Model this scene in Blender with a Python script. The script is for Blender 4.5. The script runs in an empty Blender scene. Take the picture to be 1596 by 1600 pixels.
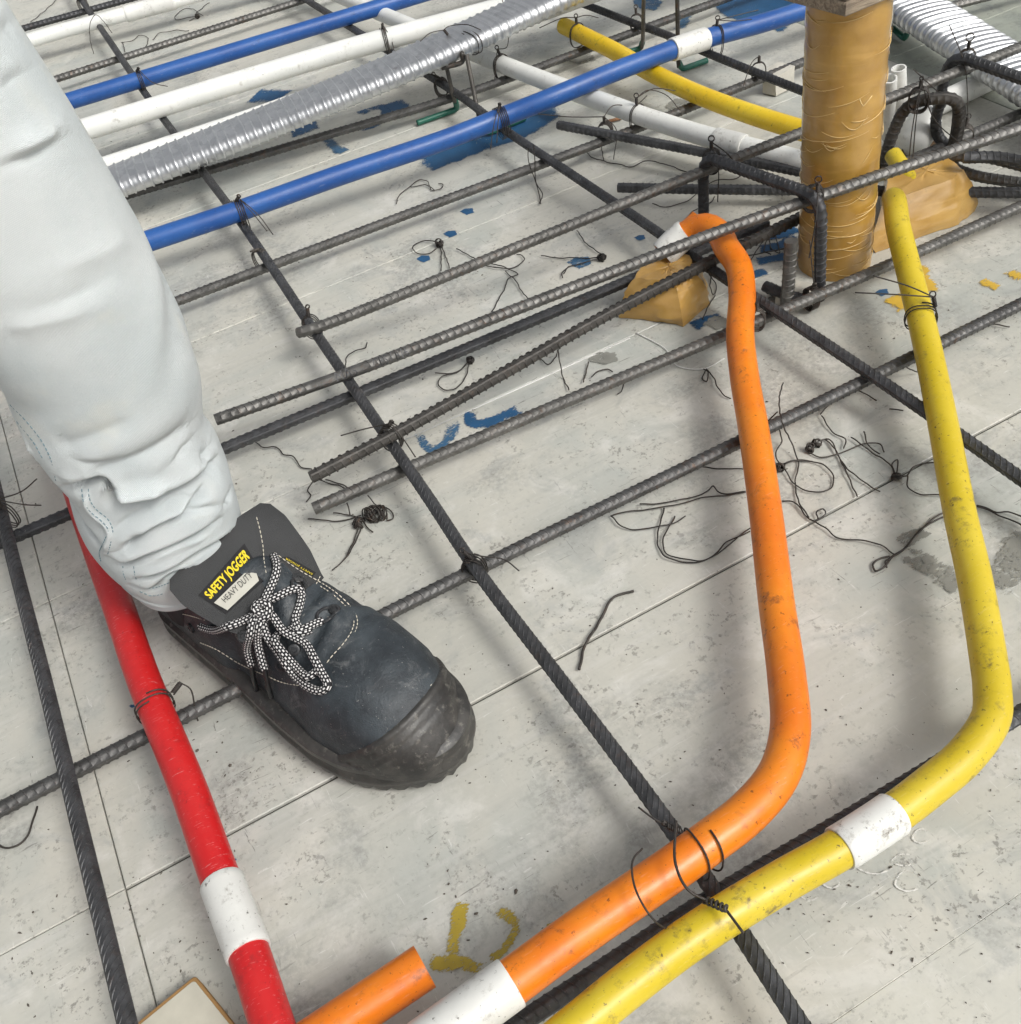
import bpy, math, random
import numpy as np
from mathutils import Vector, Matrix
from mathutils.bvhtree import BVHTree
random.seed(7); rng = np.random.default_rng(7)
sc = bpy.context.scene
COL = sc.collection

# ------------------------------------------------------------------ camera
H = 0.622                                   # lens height above the deck (m)
F = 1600.0                                  # focal length, for a 1596 x 1600 frame
PITCH, ROLL, YAW = np.radians([45.0, 11.5, 20.1])
_fh = np.array([math.sin(YAW), math.cos(YAW), 0]); _rt = np.array([math.cos(YAW), -math.sin(YAW), 0]); _up = np.array([0, 0, 1.0])
FW = math.cos(PITCH)*_fh - math.sin(PITCH)*_up
_dn = -math.sin(PITCH)*_fh - math.cos(PITCH)*_up
RT = _rt*math.cos(ROLL) + _dn*math.sin(ROLL)
DN = _dn*math.cos(ROLL) - _rt*math.sin(ROLL)
CAM = np.array([0, 0, H])
cam_data = bpy.data.cameras.new('camera'); cam = bpy.data.objects.new('camera', cam_data); COL.objects.link(cam)
M = Matrix(((RT[0], -DN[0], -FW[0], 0), (RT[1], -DN[1], -FW[1], 0), (RT[2], -DN[2], -FW[2], H), (0, 0, 0, 1)))
cam.matrix_world = M
cam_data.sensor_fit = 'HORIZONTAL'; cam_data.sensor_width = 36; cam_data.lens = 36*F/1596
cam_data.clip_start = 0.02; cam_data.clip_end = 500
sc.camera = cam
sc.cycles.use_adaptive_sampling = True; sc.cycles.adaptive_threshold = 0.035; sc.cycles.adaptive_min_samples = 20; sc.cycles.use_denoising = True
sc.cycles.max_bounces = 6; sc.cycles.diffuse_bounces = 3; sc.cycles.glossy_bounces = 3; sc.cycles.transmission_bounces = 2; sc.cycles.transparent_max_bounces = 6
# ------------------------------------------------------------------ sky, sun, exposure
SUN_EL, SUN_AZ = 47.0, 152.0                 # azimuth: clockwise from +y towards +x
world = bpy.data.worlds.new('World'); sc.world = world; world.use_nodes = True
nt = world.node_tree; nt.nodes.clear()
sky = nt.nodes.new('ShaderNodeTexSky'); sky.sky_type = 'NISHITA'; sky.sun_disc = False
sky.sun_elevation = math.radians(SUN_EL); sky.sun_rotation = math.radians(SUN_AZ)
sky.air_density = 1.0; sky.dust_density = 6.0; sky.ozone_density = 0.6
hs = nt.nodes.new('ShaderNodeHueSaturation'); hs.inputs['Saturation'].default_value = 0.16
bg = nt.nodes.new('ShaderNodeBackground'); bg.inputs[1].default_value = 0.13
wo = nt.nodes.new('ShaderNodeOutputWorld')
nt.links.new(sky.outputs[0], hs.inputs['Color']); nt.links.new(hs.outputs[0], bg.inputs[0]); nt.links.new(bg.outputs[0], wo.inputs[0])
sd = bpy.data.lights.new('sun', 'SUN'); sd.energy = 1.35; sd.angle = math.radians(15); sd.color = (1.0, 0.97, 0.91)
sun = bpy.data.objects.new('sun', sd); COL.objects.link(sun)
_e, _a = math.radians(SUN_EL), math.radians(SUN_AZ)
_sd = Vector((math.cos(_e)*math.sin(_a), math.cos(_e)*math.cos(_a), math.sin(_e)))
sun.rotation_euler = _sd.to_track_quat('Z', 'Y').to_euler(); sun.location = _sd*6
sc.view_settings.view_transform = 'Standard'; sc.view_settings.look = 'None'
sc.view_settings.exposure = 0.13; sc.view_settings.gamma = 1.0; sc.view_settings.use_curve_mapping = False

# ------------------------------------------------------------------ helpers
def ray(u, v):
    return RT*(u-798)/F + DN*(v-800)/F + FW
def U(u, v, z=0.0):
    """world point at height z that the photograph shows at (u, v)"""
    q = ray(u, v); return CAM + q*((z-H)/q[2])
def UP(pts):
    return np.array([U(*p) for p in pts])
def nrm(v):
    return v/ (np.linalg.norm(v)+1e-12)
WORLD_ORIGIN = {}
def obj(name, verts, faces, mat, parent=None, uv=None, smooth=True, sharp=None, origin=None):
    verts = np.asarray(verts, float)
    if origin is None:
        origin = np.array([*( (verts[:, :2].min(0)+verts[:, :2].max(0))/2 ), verts[:, 2].min()])
    me = bpy.data.meshes.new(name)
    me.from_pydata((verts-origin).tolist(), [], [list(map(int, f)) for f in faces])
    if uv is not None:
        l = me.uv_layers.new(name='UVMap'); l.data.foreach_set('uv', np.asarray(uv, 'f').ravel())
    if smooth:
        me.polygons.foreach_set('use_smooth', np.ones(len(me.polygons), bool))
        if sharp: me.set_sharp_from_angle(angle=math.radians(sharp))
    if mat: me.materials.append(mat)
    me.update()
    return link(bpy.data.objects.new(name, me), origin, parent)
def link(o, origin, parent=None):
    COL.objects.link(o)
    WORLD_ORIGIN[o.name] = np.array(origin, float)
    if parent:
        o.parent = parent; o.location = np.array(origin)-WORLD_ORIGIN[parent.name]
    else: o.location = origin
    return o
def empty(name, origin):
    e = bpy.data.objects.new(name, None); e.empty_display_size = .05
    return link(e, origin)
def tag(o, label, cat, group=None, kind=None):
    o['label'] = label; o['category'] = cat
    if group: o['group'] = group
    if kind: o['kind'] = kind
    return o
def catmull(P, step=0.004, closed=False):
    P = np.asarray(P, float)
    if len(P) < 3:
        n = max(2, int(np.linalg.norm(P[-1]-P[0])/step)+1)
        return P[0]+(P[-1]-P[0])*np.linspace(0, 1, n)[:, None]
    Q = np.vstack([P[-1:], P, P[:2]]) if closed else np.vstack([2*P[0]-P[1], P, 2*P[-1]-P[-2]])
    out = []
    for i in range(len(Q)-3):
        p0, p1, p2, p3 = Q[i:i+4]
        d = np.linalg.norm(p2-p1); n = max(2, int(d/step))
        # centripetal parameters
        t1 = max(np.linalg.norm(p1-p0), 1e-9)**.5; t2 = t1+max(d, 1e-9)**.5; t3 = t2+max(np.linalg.norm(p3-p2), 1e-9)**.5
        t = np.linspace(t1, t2, n, endpoint=False)[:, None]
        A1 = (t1-t)/t1*p0+t/t1*p1; A2 = (t2-t)/(t2-t1)*p1+(t-t1)/(t2-t1)*p2; A3 = (t3-t)/(t3-t2)*p2+(t-t2)/(t3-t2)*p3
        B1 = (t2-t)/t2*A1+t/t2*A2; B2 = (t3-t)/(t3-t1)*A2+(t-t1)/(t3-t1)*A3
        out.append((t2-t)/(t2-t1)*B1+(t-t1)/(t2-t1)*B2)
    out.append(P[-1:] if not closed else P[:1])
    return np.vstack(out)
def arclen(P):
    return np.concatenate([[0], np.cumsum(np.linalg.norm(np.diff(P, axis=0), axis=1))])
def resample(P, S):
    L = arclen(P); return np.stack([np.interp(S, L, P[:, k]) for k in range(3)], 1)
def frames(P, ref=None):
    T = np.gradient(P, axis=0); T /= np.linalg.norm(T, axis=1)[:, None]+1e-12
    if ref is None: ref = np.array([0, 0, 1.0]) if abs(T[0][2]) < .95 else np.array([0, 1.0, 0])
    s = nrm(np.cross(T[0], ref)); N = [s]
    for i in range(1, len(P)):
        s = s - T[i]*np.dot(s, T[i]); s = nrm(s); N.append(s)
    N = np.array(N); B = np.cross(N, T)     # N: side, B: up
    return T, N, B
def grid_faces(R, n, closed=True, off=0, cap0=True, cap1=True):
    f = []
    m = n if closed else n-1
    for i in range(R-1):
        a = off+i*n; b = a+n
        for j in range(m):
            k = (j+1) % n
            f.append((a+j, a+k, b+k, b+j))
    if cap0: f.append(tuple(off+j for j in range(n))[::-1])
    if cap1: f.append(tuple(off+(R-1)*n+j for j in range(n)))
    return f
def grid_uv(R, n, S, closed=True, cap0=True, cap1=True):
    m = n if closed else n-1; out = []
    for i in range(R-1):
        for j in range(m):
            out += [(j/m, S[i]), ((j+1)/m, S[i]), ((j+1)/m, S[i+1]), (j/m, S[i+1])]
    out += [(0, 0)]*(n*((1 if cap0 else 0)+(1 if cap1 else 0)))
    return out
def tube(P, r, n=12, hollow=None, hollow0=None, ref=None):
    """swept round tube; r scalar or per-point; hollow: wall thickness of an open far end"""
    P = np.asarray(P, float); S = arclen(P); T, N, B = frames(P, ref)
    r = np.broadcast_to(np.asarray(r, float), (len(P),))
    th = np.linspace(0, 2*np.pi, n, endpoint=False)
    ring = lambda p, N_, B_, rr: p+rr*(np.cos(th)[:, None]*N_+np.sin(th)[:, None]*B_)
    rows = [ring(P[i], N[i], B[i], r[i]) for i in range(len(P))]; SS = list(S)
    def inner(i, sgn):
        w = hollow if sgn < 0 else hollow0
        return [ring(P[i], N[i], B[i], r[i]-w), ring(P[i]+sgn*T[i]*.05, N[i], B[i], r[i]-w)]
    if hollow: rows += inner(-1, -1); SS += [S[-1], S[-1]]
    if hollow0: rows = inner(0, 1)[::-1]+rows; SS = [0, 0]+SS
    V = np.vstack(rows); R = len(rows)
    return V, grid_faces(R, n), grid_uv(R, n, SS)
def join(parts):
    V, Fs, uv, o = [], [], [], 0
    for v, f, u in parts:
        V.append(v); Fs += [tuple(i+o for i in q) for q in f]; o += len(v)
        uv += list(u) if u is not None else [(0, 0)]*sum(len(q) for q in f)
    return np.vstack(V), Fs, uv
def box(c, s, R=None, jit=0):
    c = np.array(c); s = np.array(s)/2
    v = np.array([[x, y, z] for x in (-1, 1) for y in (-1, 1) for z in (-1, 1)], float)*s
    if jit: v += rng.normal(0, jit, v.shape)
    if R is not None: v = v@np.array(R).T
    f = [(0, 1, 3, 2), (4, 6, 7, 5), (0, 4, 5, 1), (2, 3, 7, 6), (0, 2, 6, 4), (1, 5, 7, 3)]
    return v+c, f, None
def rotz(a):
    c, s = math.cos(a), math.sin(a); return np.array([[c, -s, 0], [s, c, 0], [0, 0, 1]])
def sstep(a, b, x):
    t = np.clip((np.asarray(x, float)-a)/(b-a), 0, 1); return t*t*(3-2*t)

# ------------------------------------------------------------------ materials
def new_mat(name):
    m = bpy.data.materials.new(name); m.use_nodes = True
    n = m.node_tree; b = n.nodes['Principled BSDF']
    return m, n, b
class NB:
    """tiny node-building helper"""
    def __init__(s, n): s.n = n
    def node(s, t, **k):
        x = s.n.nodes.new(t)
        for a, v in k.items(): setattr(x, a, v)
        return x
    def l(s, a, b): s.n.links.new(a, b)
    def pos(s): return s.node('ShaderNodeNewGeometry').outputs['Position']
    def objc(s): return s.node('ShaderNodeTexCoord').outputs['Object']
    def uv(s): return s.node('ShaderNodeTexCoord').outputs['UV']
    def mapp(s, v, scale=(1, 1, 1), rot=(0, 0, 0), loc=(0, 0, 0)):
        m = s.node('ShaderNodeMapping'); m.inputs['Scale'].default_value = scale; m.inputs['Rotation'].default_value = rot; m.inputs['Location'].default_value = loc
        s.l(v, m.inputs[0]); return m.outputs[0]
    def noise(s, v, scale, detail=4, rough=.55, dist=0):
        x = s.node('ShaderNodeTexNoise'); x.inputs['Scale'].default_value = scale; x.inputs['Detail'].default_value = detail
        x.inputs['Roughness'].default_value = rough; x.inputs['Distortion'].default_value = dist
        s.l(v, x.inputs['Vector']); return x.outputs['Fac']
    def vor(s, v, scale, feature='F1', out='Distance', rnd=1.0):
        x = s.node('ShaderNodeTexVoronoi', feature=feature); x.inputs['Scale'].default_value = scale; x.inputs['Randomness'].default_value = rnd
        s.l(v, x.inputs['Vector']); return x.outputs[out]
    def ramp(s, f, a, b, ca=(0, 0, 0, 1), cb=(1, 1, 1, 1)):
        x = s.node('ShaderNodeMapRange'); x.inputs[1].default_value = a; x.inputs[2].default_value = b; x.interpolation_type = 'SMOOTHSTEP'
        s.l(f, x.inputs[0]); return x.outputs[0]
    def mix(s, f, a, b):
        x = s.node('ShaderNodeMix', data_type='RGBA')
        for i, v in ((0, f), (6, a), (7, b)):
            if hasattr(v, 'links'): s.l(v, x.inputs[i])
            else: x.inputs[i].default_value = v if i == 0 else (*v[:3], 1)
        return x.outputs[2]
    def math(s, op, a, b=0.0, c=0.0):
        x = s.node('ShaderNodeMath', operation=op)
        for i, v in enumerate((a, b, c)):
            if hasattr(v, 'links'): s.l(v, x.inputs[i])
            else: x.inputs[i].default_value = v
        return x.outputs[0]
    def bump(s, h, strength, dist, prev=None):
        x = s.node('ShaderNodeBump'); x.inputs['Strength'].default_value = strength; x.inputs['Distance'].default_value = dist
        s.l(h, x.inputs['Height'])
        if prev is not None: s.l(prev, x.inputs['Normal'])
        return x.outputs[0]
    def sep(s, v):
        x = s.node('ShaderNodeSeparateXYZ'); s.l(v, x.inputs[0]); return x.outputs
    def rand(s): return s.node('ShaderNodeObjectInfo').outputs['Random']

def mat_plastic(name, col, rough=.38, dirt=.5, dirtcol=(.10, .07, .04), fade=None, streak=.5):
    m, n, b = new_mat(name); N = NB(n); p = N.pos()
    c1 = N.mix(N.ramp(N.noise(p, 14, 5, .6), .35, .7), col, fade or tuple(min(1, x*1.25+.01) for x in col))
    spots = N.ramp(N.noise(p, 85, 6, .74), .52, .68)
    area = N.ramp(N.noise(p, 19, 4, .65), .42, .64)
    d = N.math('MULTIPLY', N.math('MULTIPLY', spots, area), dirt)
    c2 = N.mix(d, c1, dirtcol)
    c3 = N.mix(N.math('MULTIPLY', N.ramp(N.noise(p, 260, 4, .7), .62, .70), dirt*.9), c2, tuple(x*.5 for x in dirtcol))
    scr = N.ramp(N.noise(N.mapp(p, (30, 260, 120), (.3, .2, .6)), 3, 4, .65), .60, .69)
    c4 = N.mix(N.math('MULTIPLY', scr, .38*streak), c3, tuple(min(1, x*.6+.35) for x in col))
    N.l(c4, b.inputs['Base Color'])
    N.l(N.ramp(N.noise(p, 40, 4, .6), .2, .8, 0, 1), b.inputs['Roughness'])
    rr = N.node('ShaderNodeMapRange'); rr.inputs[3].default_value = rough-.08; rr.inputs[4].default_value = rough+.14
    N.l(N.noise(p, 40, 4, .6), rr.inputs[0]); N.l(rr.outputs[0], b.inputs['Roughness'])
    N.l(N.bump(N.noise(p, 160, 3, .5), .12, .0015), b.inputs['Normal'])
    return m
BLUE = mat_plastic('blue conduit plastic', (.013, .072, .27), .36, .35, (.02, .03, .06), (.022, .10, .33))
WHITE = mat_plastic('white conduit plastic', (.70, .71, .68), .34, .45, (.22, .19, .14), (.80, .80, .76))
YELLOW = mat_plastic('yellow conduit plastic', (.72, .47, .012), .33, .75, (.14, .10, .02), (.78, .56, .03))
YELLOW2 = mat_plastic('dusty yellow conduit plastic', (.55, .41, .012), .36, 1.0, (.15, .11, .035), (.61, .47, .035))
ORANGE = mat_plastic('orange conduit plastic', (.66, .150, .005), .34, .85, (.16, .05, .02), (.74, .215, .010))
RED = mat_plastic('red conduit plastic', (.50, .010, .012), .33, .4, (.16, .02, .02), (.56, .02, .02), streak=1.0)
SLEEVE = mat_plastic('dirty white sleeve plastic', (.60, .60, .57), .36, 1.0, (.20, .18, .15), (.74, .74, .70), streak=1.2)
GREEN = mat_plastic('green dipped plastic', (.006, .10, .065), .4, .4, (.03, .03, .03))

def mat_steel(name, col, metal=.55, rough=.42, rust=.25):
    m, n, b = new_mat(name); N = NB(n); p = N.pos()
    c = N.mix(N.ramp(N.noise(p, 60, 5, .65), .3, .7), tuple(x*.7 for x in col), tuple(x*1.35 for x in col))
    br = N.node('ShaderNodeMix', data_type='RGBA', blend_type='MULTIPLY'); br.inputs[0].default_value = 1; N.l(c, br.inputs[6]); N.l(N.mix(N.rand(), (.72, .72, .74), (1.45, 1.42, 1.36)), br.inputs[7]); c = br.outputs[2]
    c = N.mix(N.math('MULTIPLY', N.math('MULTIPLY', N.ramp(N.noise(p, 130, 6, .7), .52, .70), N.ramp(N.noise(p, 9, 3, .6), .40, .65)), rust*1.6), c, (.13, .065, .032))
    c = N.mix(N.math('MULTIPLY', N.ramp(N.noise(p, 400, 4, .7), .60, .70), .35), c, (.30, .30, .28))
    N.l(c, b.inputs['Base Color']); b.inputs['Metallic'].default_value = metal
    rr = N.node('ShaderNodeMapRange'); rr.inputs[3].default_value = rough-.1; rr.inputs[4].default_value = rough+.2
    N.l(N.noise(p, 90, 5, .6), rr.inputs[0]); N.l(rr.outputs[0], b.inputs['Roughness'])
    N.l(N.bump(N.noise(p, 700, 4, .6), .25, .0006), b.inputs['Normal'])
    return m
STEEL = mat_steel('mill scale steel', (.105, .104, .100), .5, .40, .42)
STEELD = mat_steel('dark mill scale steel', (.058, .060, .064), .45, .44, .16)
STEELR = mat_steel('brownish weathered steel', (.080, .075, .067), .4, .48, .45)
WIRE = mat_steel('annealed black wire', (.045, .040, .036), .4, .5, .35)
def mat_galv():
    m, n, b = new_mat('galvanised sheet'); N = NB(n); p = N.pos()
    c = N.mix(N.vor(p, 110, out='Color'), (.54, .555, .57), (.70, .71, .72))
    c = N.mix(N.math('MULTIPLY', N.ramp(N.noise(p, 55, 5, .7), .60, .74), .5), c, (.22, .21, .20))
    N.l(c, b.inputs['Base Color']); b.inputs['Metallic'].default_value = .92
    rr = N.node('ShaderNodeMapRange'); rr.inputs[3].default_value = .30; rr.inputs[4].default_value = .52
    N.l(N.noise(p, 70, 5, .6), rr.inputs[0]); N.l(rr.outputs[0], b.inputs['Roughness'])
    N.l(N.bump(N.noise(p, 120, 3, .6), .2, .001), b.inputs['Normal'])
    return m
GALV = mat_galv()
def mat_deck(name='worn pale formwork deck', k=1.0, tint=(1, 1, 1)):
    m, n, b = new_mat(name); N = NB(n); p = N.pos(); r = N.rand()
    def tex(vec, scale, detail, rough=.6, dist=0):
        x = N.node('ShaderNodeTexNoise'); x.inputs['Scale'].default_value = scale; x.inputs['Detail'].default_value = detail
        x.inputs['Roughness'].default_value = rough; x.inputs['Distortion'].default_value = dist; N.l(vec, x.inputs['Vector'])
        q = N.node('ShaderNodeSeparateColor'); N.l(x.outputs['Color'], q.inputs[0]); return q.outputs
    base = N.mix(r, (.465, .46, .41), (.55, .543, .480))
    L = tex(p, 4.2, 4, .62, .6)                     # large clouds: cool, warm, grime
    Md = tex(p, 16, 6, .68, .5)                     # hand-sized patches
    Fi = tex(p, 190, 3, .75)                        # fine grain
    c = N.mix(N.math('MULTIPLY', N.ramp(L[0], .42, .62), .75), base, (.39, .415, .39))
    c = N.mix(N.math('MULTIPLY', N.ramp(L[1], .47, .66), .60), c, (.55, .53, .465))
    c = N.mix(N.math('MULTIPLY', N.ramp(Md[0], .50, .66), .6), c, (.62, .61, .565))
    c = N.mix(N.math('MULTIPLY', N.ramp(Md[2], .50, .62), .35), c, (.57, .55, .485))
    c = N.mix(N.math('MULTIPLY', N.ramp(Md[1], .52, .66), .45), c, (.34, .355, .345))
    g = N.math('MULTIPLY', N.ramp(N.math('ADD', N.math('MULTIPLY', L[2], .5), N.math('MULTIPLY', Md[1], .5)), .49, .63), N.ramp(Fi[0], .38, .60))
    c = N.mix(N.math('MULTIPLY', N.ramp(Fi[2], .42, .66), .12), c, (.36, .355, .33))
    c = N.mix(N.math('MULTIPLY', g, .52), c, (.23, .225, .205))
    sp = N.math('MULTIPLY', N.ramp(Fi[1], .55, .66), N.ramp(Md[2], .42, .62))
    c = N.mix(N.math('MULTIPLY', sp, .65), c, (.14, .135, .12))
    St = tex(N.mapp(p, (2.2, 30, 1), (0, 0, .03)), 2.2, 3, .68, .5)   # rubbed streaks along the sheets
    c = N.mix(N.math('MULTIPLY', N.ramp(St[0], .54, .68), .16), c, (.28, .285, .27))
    c = N.mix(N.math('MULTIPLY', N.ramp(St[1], .54, .68), .18), c, (.62, .61, .585))
    S1 = tex(N.mapp(p, (16, 170, 1), (0, 0, .6)), 2.2, 4, .7, .6); S2 = tex(N.mapp(p, (170, 18, 1), (0, 0, .35), (3, 4, 0)), 2.2, 4, .7, .6)
    sc_ = N.math('MAXIMUM', N.ramp(S1[0], .635, .69), N.ramp(S2[0], .645, .70))
    c = N.mix(N.math('MULTIPLY', N.math('MULTIPLY', sc_, N.ramp(L[0], .40, .60)), .75), c, (.13, .125, .115))
    c = N.mix(N.math('MULTIPLY', N.math('MAXIMUM', N.ramp(S1[1], .64, .70), N.ramp(S2[1], .65, .71)), .45), c, (.70, .70, .67))
    if k != 1.0:
        mu = N.node('ShaderNodeMix', data_type='RGBA', blend_type='MULTIPLY'); mu.inputs[0].default_value = 1; N.l(c, mu.inputs[6]); mu.inputs[7].default_value = (k*tint[0], k*tint[1], k*tint[2], 1); c = mu.outputs[2]
    N.l(c, b.inputs['Base Color'])
    rr = N.node('ShaderNodeMapRange'); rr.inputs[1].default_value = .3; rr.inputs[2].default_value = .7; rr.inputs[3].default_value = .36; rr.inputs[4].default_value = .72
    N.l(Md[0], rr.inputs[0]); N.l(rr.outputs[0], b.inputs['Roughness'])
    return m
DECK = mat_deck(); DECK2 = mat_deck('greenish grey formwork deck', .62, (.97, 1.03, .98))
def simple(name, col, rough=.6, metal=0, bump=0, bs=300, var=.25, spec=.5):
    m, n, b = new_mat(name); N = NB(n); p = N.pos()
    N.l(N.mix(N.noise(p, 45, 5, .6), tuple(x*(1-var) for x in col), tuple(min(1, x*(1+var)) for x in col)), b.inputs['Base Color'])
    b.inputs['Roughness'].default_value = rough; b.inputs['Metallic'].default_value = metal; b.inputs['Specular IOR Level'].default_value = spec
    if bump: N.l(N.bump(N.noise(p, bs, 4, .6), bump, .001), b.inputs['Normal'])
    return m
GAP = simple('dark joint backing', (.13, .125, .11), .9)  # dark tone of the backing sheet that shows between the panels
GROUND = simple('pale slab', (.48, .48, .45), .8, bump=.3)

# ------------------------------------------------------------------ the deck: panels of 1.2 x 0.3 m with recessed joints
def sheet(name, x0, x1, y0, y1, z, mat):
    return obj(name, [(x0, y0, z), (x1, y0, z), (x1, y1, z), (x0, y1, z)], [(0, 1, 2, 3)], mat, smooth=False)
ground = sheet('ground', -60, 60, -60, 60, -.03, GROUND); ground['kind'] = 'structure'
PX0, PY0 = -.1655, .129
NXA, NXB, NYA, NYB = -2, 3, -4, 12
floor = sheet('floor', PX0+NXA*1.2-.05, PX0+NXB*1.2+.05, PY0+NYA*.3-.05, PY0+NYB*.3+.05, -.0035, GAP); floor['kind'] = 'structure'
def panel_mesh(lx, ly):
    g = .00045; c = .0007; z0 = -.003
    def rect(i, z): return [(-lx/2+i, -ly/2+i, z), (lx/2-i, -ly/2+i, z), (lx/2-i, ly/2-i, z), (-lx/2+i, ly/2-i, z)]
    v = rect(g, z0)+rect(g, -c)+rect(g+c, 0)
    f = []
    for k in (0, 4):
        for j in range(4): f.append((k+j, k+(j+1) % 4, k+4+(j+1) % 4, k+4+j))
    f.append((8, 9, 10, 11)); return v, f
pv, pf = panel_mesh(1.2, .3)
pme = None
for iy in range(NYA, NYB):
    for ix in range(NXA, NXB):
        cx, cy = PX0+ix*1.2+.6, PY0+iy*.3+.15
        if pme is None:
            o = obj('panel', np.array(pv)+[cx, cy, 0], pf, DECK, floor, smooth=False, origin=np.array([cx, cy, 0])); pme = o.data
        else:
            o = bpy.data.objects.new('panel', pme); link(o, (cx, cy, 0), floor)
        if ix >= 1: o.material_slots[0].link = 'OBJECT'; o.material_slots[0].material = DECK2
        o.location.z += float(rng.normal(0, .00010)); 
        if iy == 0 and ix == 0: o.location.y -= .0015

# paint strokes and stains on the deck
def mat_paint(name, col, cover=.55, scale=140, rough=.5):
    m, n, b = new_mat(name); N = NB(n); p = N.pos()
    uvx, uvy, _ = N.sep(N.uv())
    b.inputs['Roughness'].default_value = rough
    N.l(N.mix(N.noise(p, 60, 4), tuple(x*.75 for x in col), tuple(min(1, x*1.2) for x in col)), b.inputs['Base Color'])
    nz = N.math('ADD', N.math('MULTIPLY', N.noise(N.mapp(p, (1, 2.6, 1), (0, 0, .5)), scale*2.4, 6, .75), .55), N.math('MULTIPLY', N.noise(p, 40, 5, .65), .45))
    ax_ = N.math('POWER', N.math('ABSOLUTE', N.math('SUBTRACT', N.math('MULTIPLY', uvx, 2), 1)), 2.5); ay_ = N.math('POWER', N.math('ABSOLUTE', N.math('SUBTRACT', N.math('MULTIPLY', uvy, 2), 1)), 6.0)
    edge = N.math('MULTIPLY', N.math('MAXIMUM', ax_, ay_), .62)
    nz = N.math('ADD', N.math('MULTIPLY', N.math('SUBTRACT', nz, .5), 2.2), .5)
    a = N.math('MULTIPLY', N.ramp(N.math('SUBTRACT', nz, edge), cover-.20, cover-.06), .93)
    N.l(a, b.inputs['Alpha'])
    return m
P_BLUE = mat_paint('blue marking paint', (.018, .088, .20), .40)
P_BLUE2 = mat_paint('worn blue marking paint', (.045, .13, .24), .49, 110)
P_YEL = mat_paint('worn yellow marking paint', (.42, .31, .03), .50, 120)
P_GOLD = mat_paint('ochre paint dabs', (.62, .40, .05), .47, 90)
P_STAIN = mat_paint('grey cement stain', (.235, .235, .21), .515, 60, .8)
P_PALE = mat_paint('pale dried rings', (.66, .655, .62), .50, 100)
pz = [0.00035]
def stroke(px, w, mat, step=.003):
    P = catmull(UP([(a, b, 0) for a, b in px]), step); T = np.gradient(P, axis=0); T /= np.linalg.norm(T, axis=1)[:, None]
    S = np.stack([-T[:, 1], T[:, 0], 0*T[:, 0]], 1); n = len(P)
    pz[0] += .00002
    w = np.interp(np.linspace(0, 1, n), np.linspace(0, 1, len(np.atleast_1d(w))), np.atleast_1d(w)) if np.ndim(w) else np.full(n, w)
    w = w*1.25*(1+.05*np.sin(np.arange(n)*.7))
    rows = np.stack([P+S*w[:, None]/2*t for t in (1, 0, -1)], 1).reshape(-1, 3); rows[:, 2] = pz[0]
    L = arclen(P)
    return obj('paint_mark', rows, grid_faces(n, 3, False, 0, False, False), mat, floor, grid_uv(n, 3, L/L[-1], False, False, False), False)
def blob(px, mat, jag=.003, sub=10):
    P = UP([(a, b, 0) for a, b in px]); pz[0] += .00002; out = []
    for i in range(len(P)):
        a, b = P[i], P[(i+1) % len(P)]; k = max(2, int(np.linalg.norm(b-a)/.003))
        for t in np.linspace(0, 1, k, endpoint=False): out.append(a+(b-a)*t)
    out = np.array(out); out[:, :2] += rng.normal(0, jag*.15, (len(out), 2)); out[:, 2] = pz[0]
    n = len(out); c = out.mean(0); inn_ = c+(out-c)*.72; V = np.vstack([out, inn_])
    f = [(i, (i+1) % n, n+(i+1) % n, n+i) for i in range(n)]+[tuple(range(n, 2*n))]
    return obj('paint_mark', V, f, mat, floor, [(.98, .5), (.98, .5), (.55, .5), (.55, .5)]*n+[(.55, .5)]*n, False)
stroke([(394, 149), (420, 150), (446, 152)], .05, P_BLUE)
stroke([(452, 208), (475, 202), (500, 194)], .035, P_BLUE)
stroke([(505, 212), (520, 226), (536, 240)], .02, P_BLUE2)
stroke([(557, 181), (575, 172), (598, 167), (604, 178), (590, 192), (572, 200), (566, 196)], .018, P_BLUE)
stroke([(612, 158), (628, 170), (646, 181)], .032, P_BLUE)
stroke([(527, 232), (540, 238)], .02, P_BLUE2)
blob([(640, 250), (668, 272), (715, 254), (767, 234), (810, 222), (850, 204), (884, 178), (866, 156), (790, 176), (700, 221)], P_BLUE, .004)
stroke([(655, 673), (661, 690), (674, 703), (690, 698), (702, 683), (706, 666), (703, 655)], [.008, .012, .014, .017, .017], P_BLUE2)
stroke([(745, 641), (735, 650), (741, 661), (760, 661), (790, 650), (815, 638)], [.010, .015, .016, .016, .014], P_BLUE)
for a, b, s in ((730, 331, 12), (703, 366, 12), (662, 405, 12), (905, 411, 22), (1000, 372, 10), (365, 1345, 6), (207, 1104, 6), (1378, 458, 12)):
    blob([(a-s, b), (a-s*.3, b-s*.45), (a+s*.8, b-s*.5), (a+s, b+s*.1), (a, b+s*.5)], P_BLUE if s < 20 else P_BLUE2, .002)
for q in ([(1195, 372), (1225, 366), (1250, 356)], [(1183, 390), (1215, 384), (1250, 372)], [(1180, 410), (1215, 404), (1246, 396)], [(1080, 512), (1105, 502), (1130, 494)], [(1170, 430), (1200, 424)]):
    stroke(q, .016, P_BLUE)
blob([(1100, 4), (1150, -10), (1255, -15), (1262, 30), (1225, 52), (1190, 48), (1130, 28)], P_BLUE, .006)
blob([(985, 0), (1010, -8), (1040, 2), (1025, 18), (1000, 16)], P_BLUE2, .006)
stroke([(1060, 50), (1080, 20), (1110, 4)], .02, P_BLUE2)
stroke([(1500, 12), (1545, -4)], .012, P_BLUE2)
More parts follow.
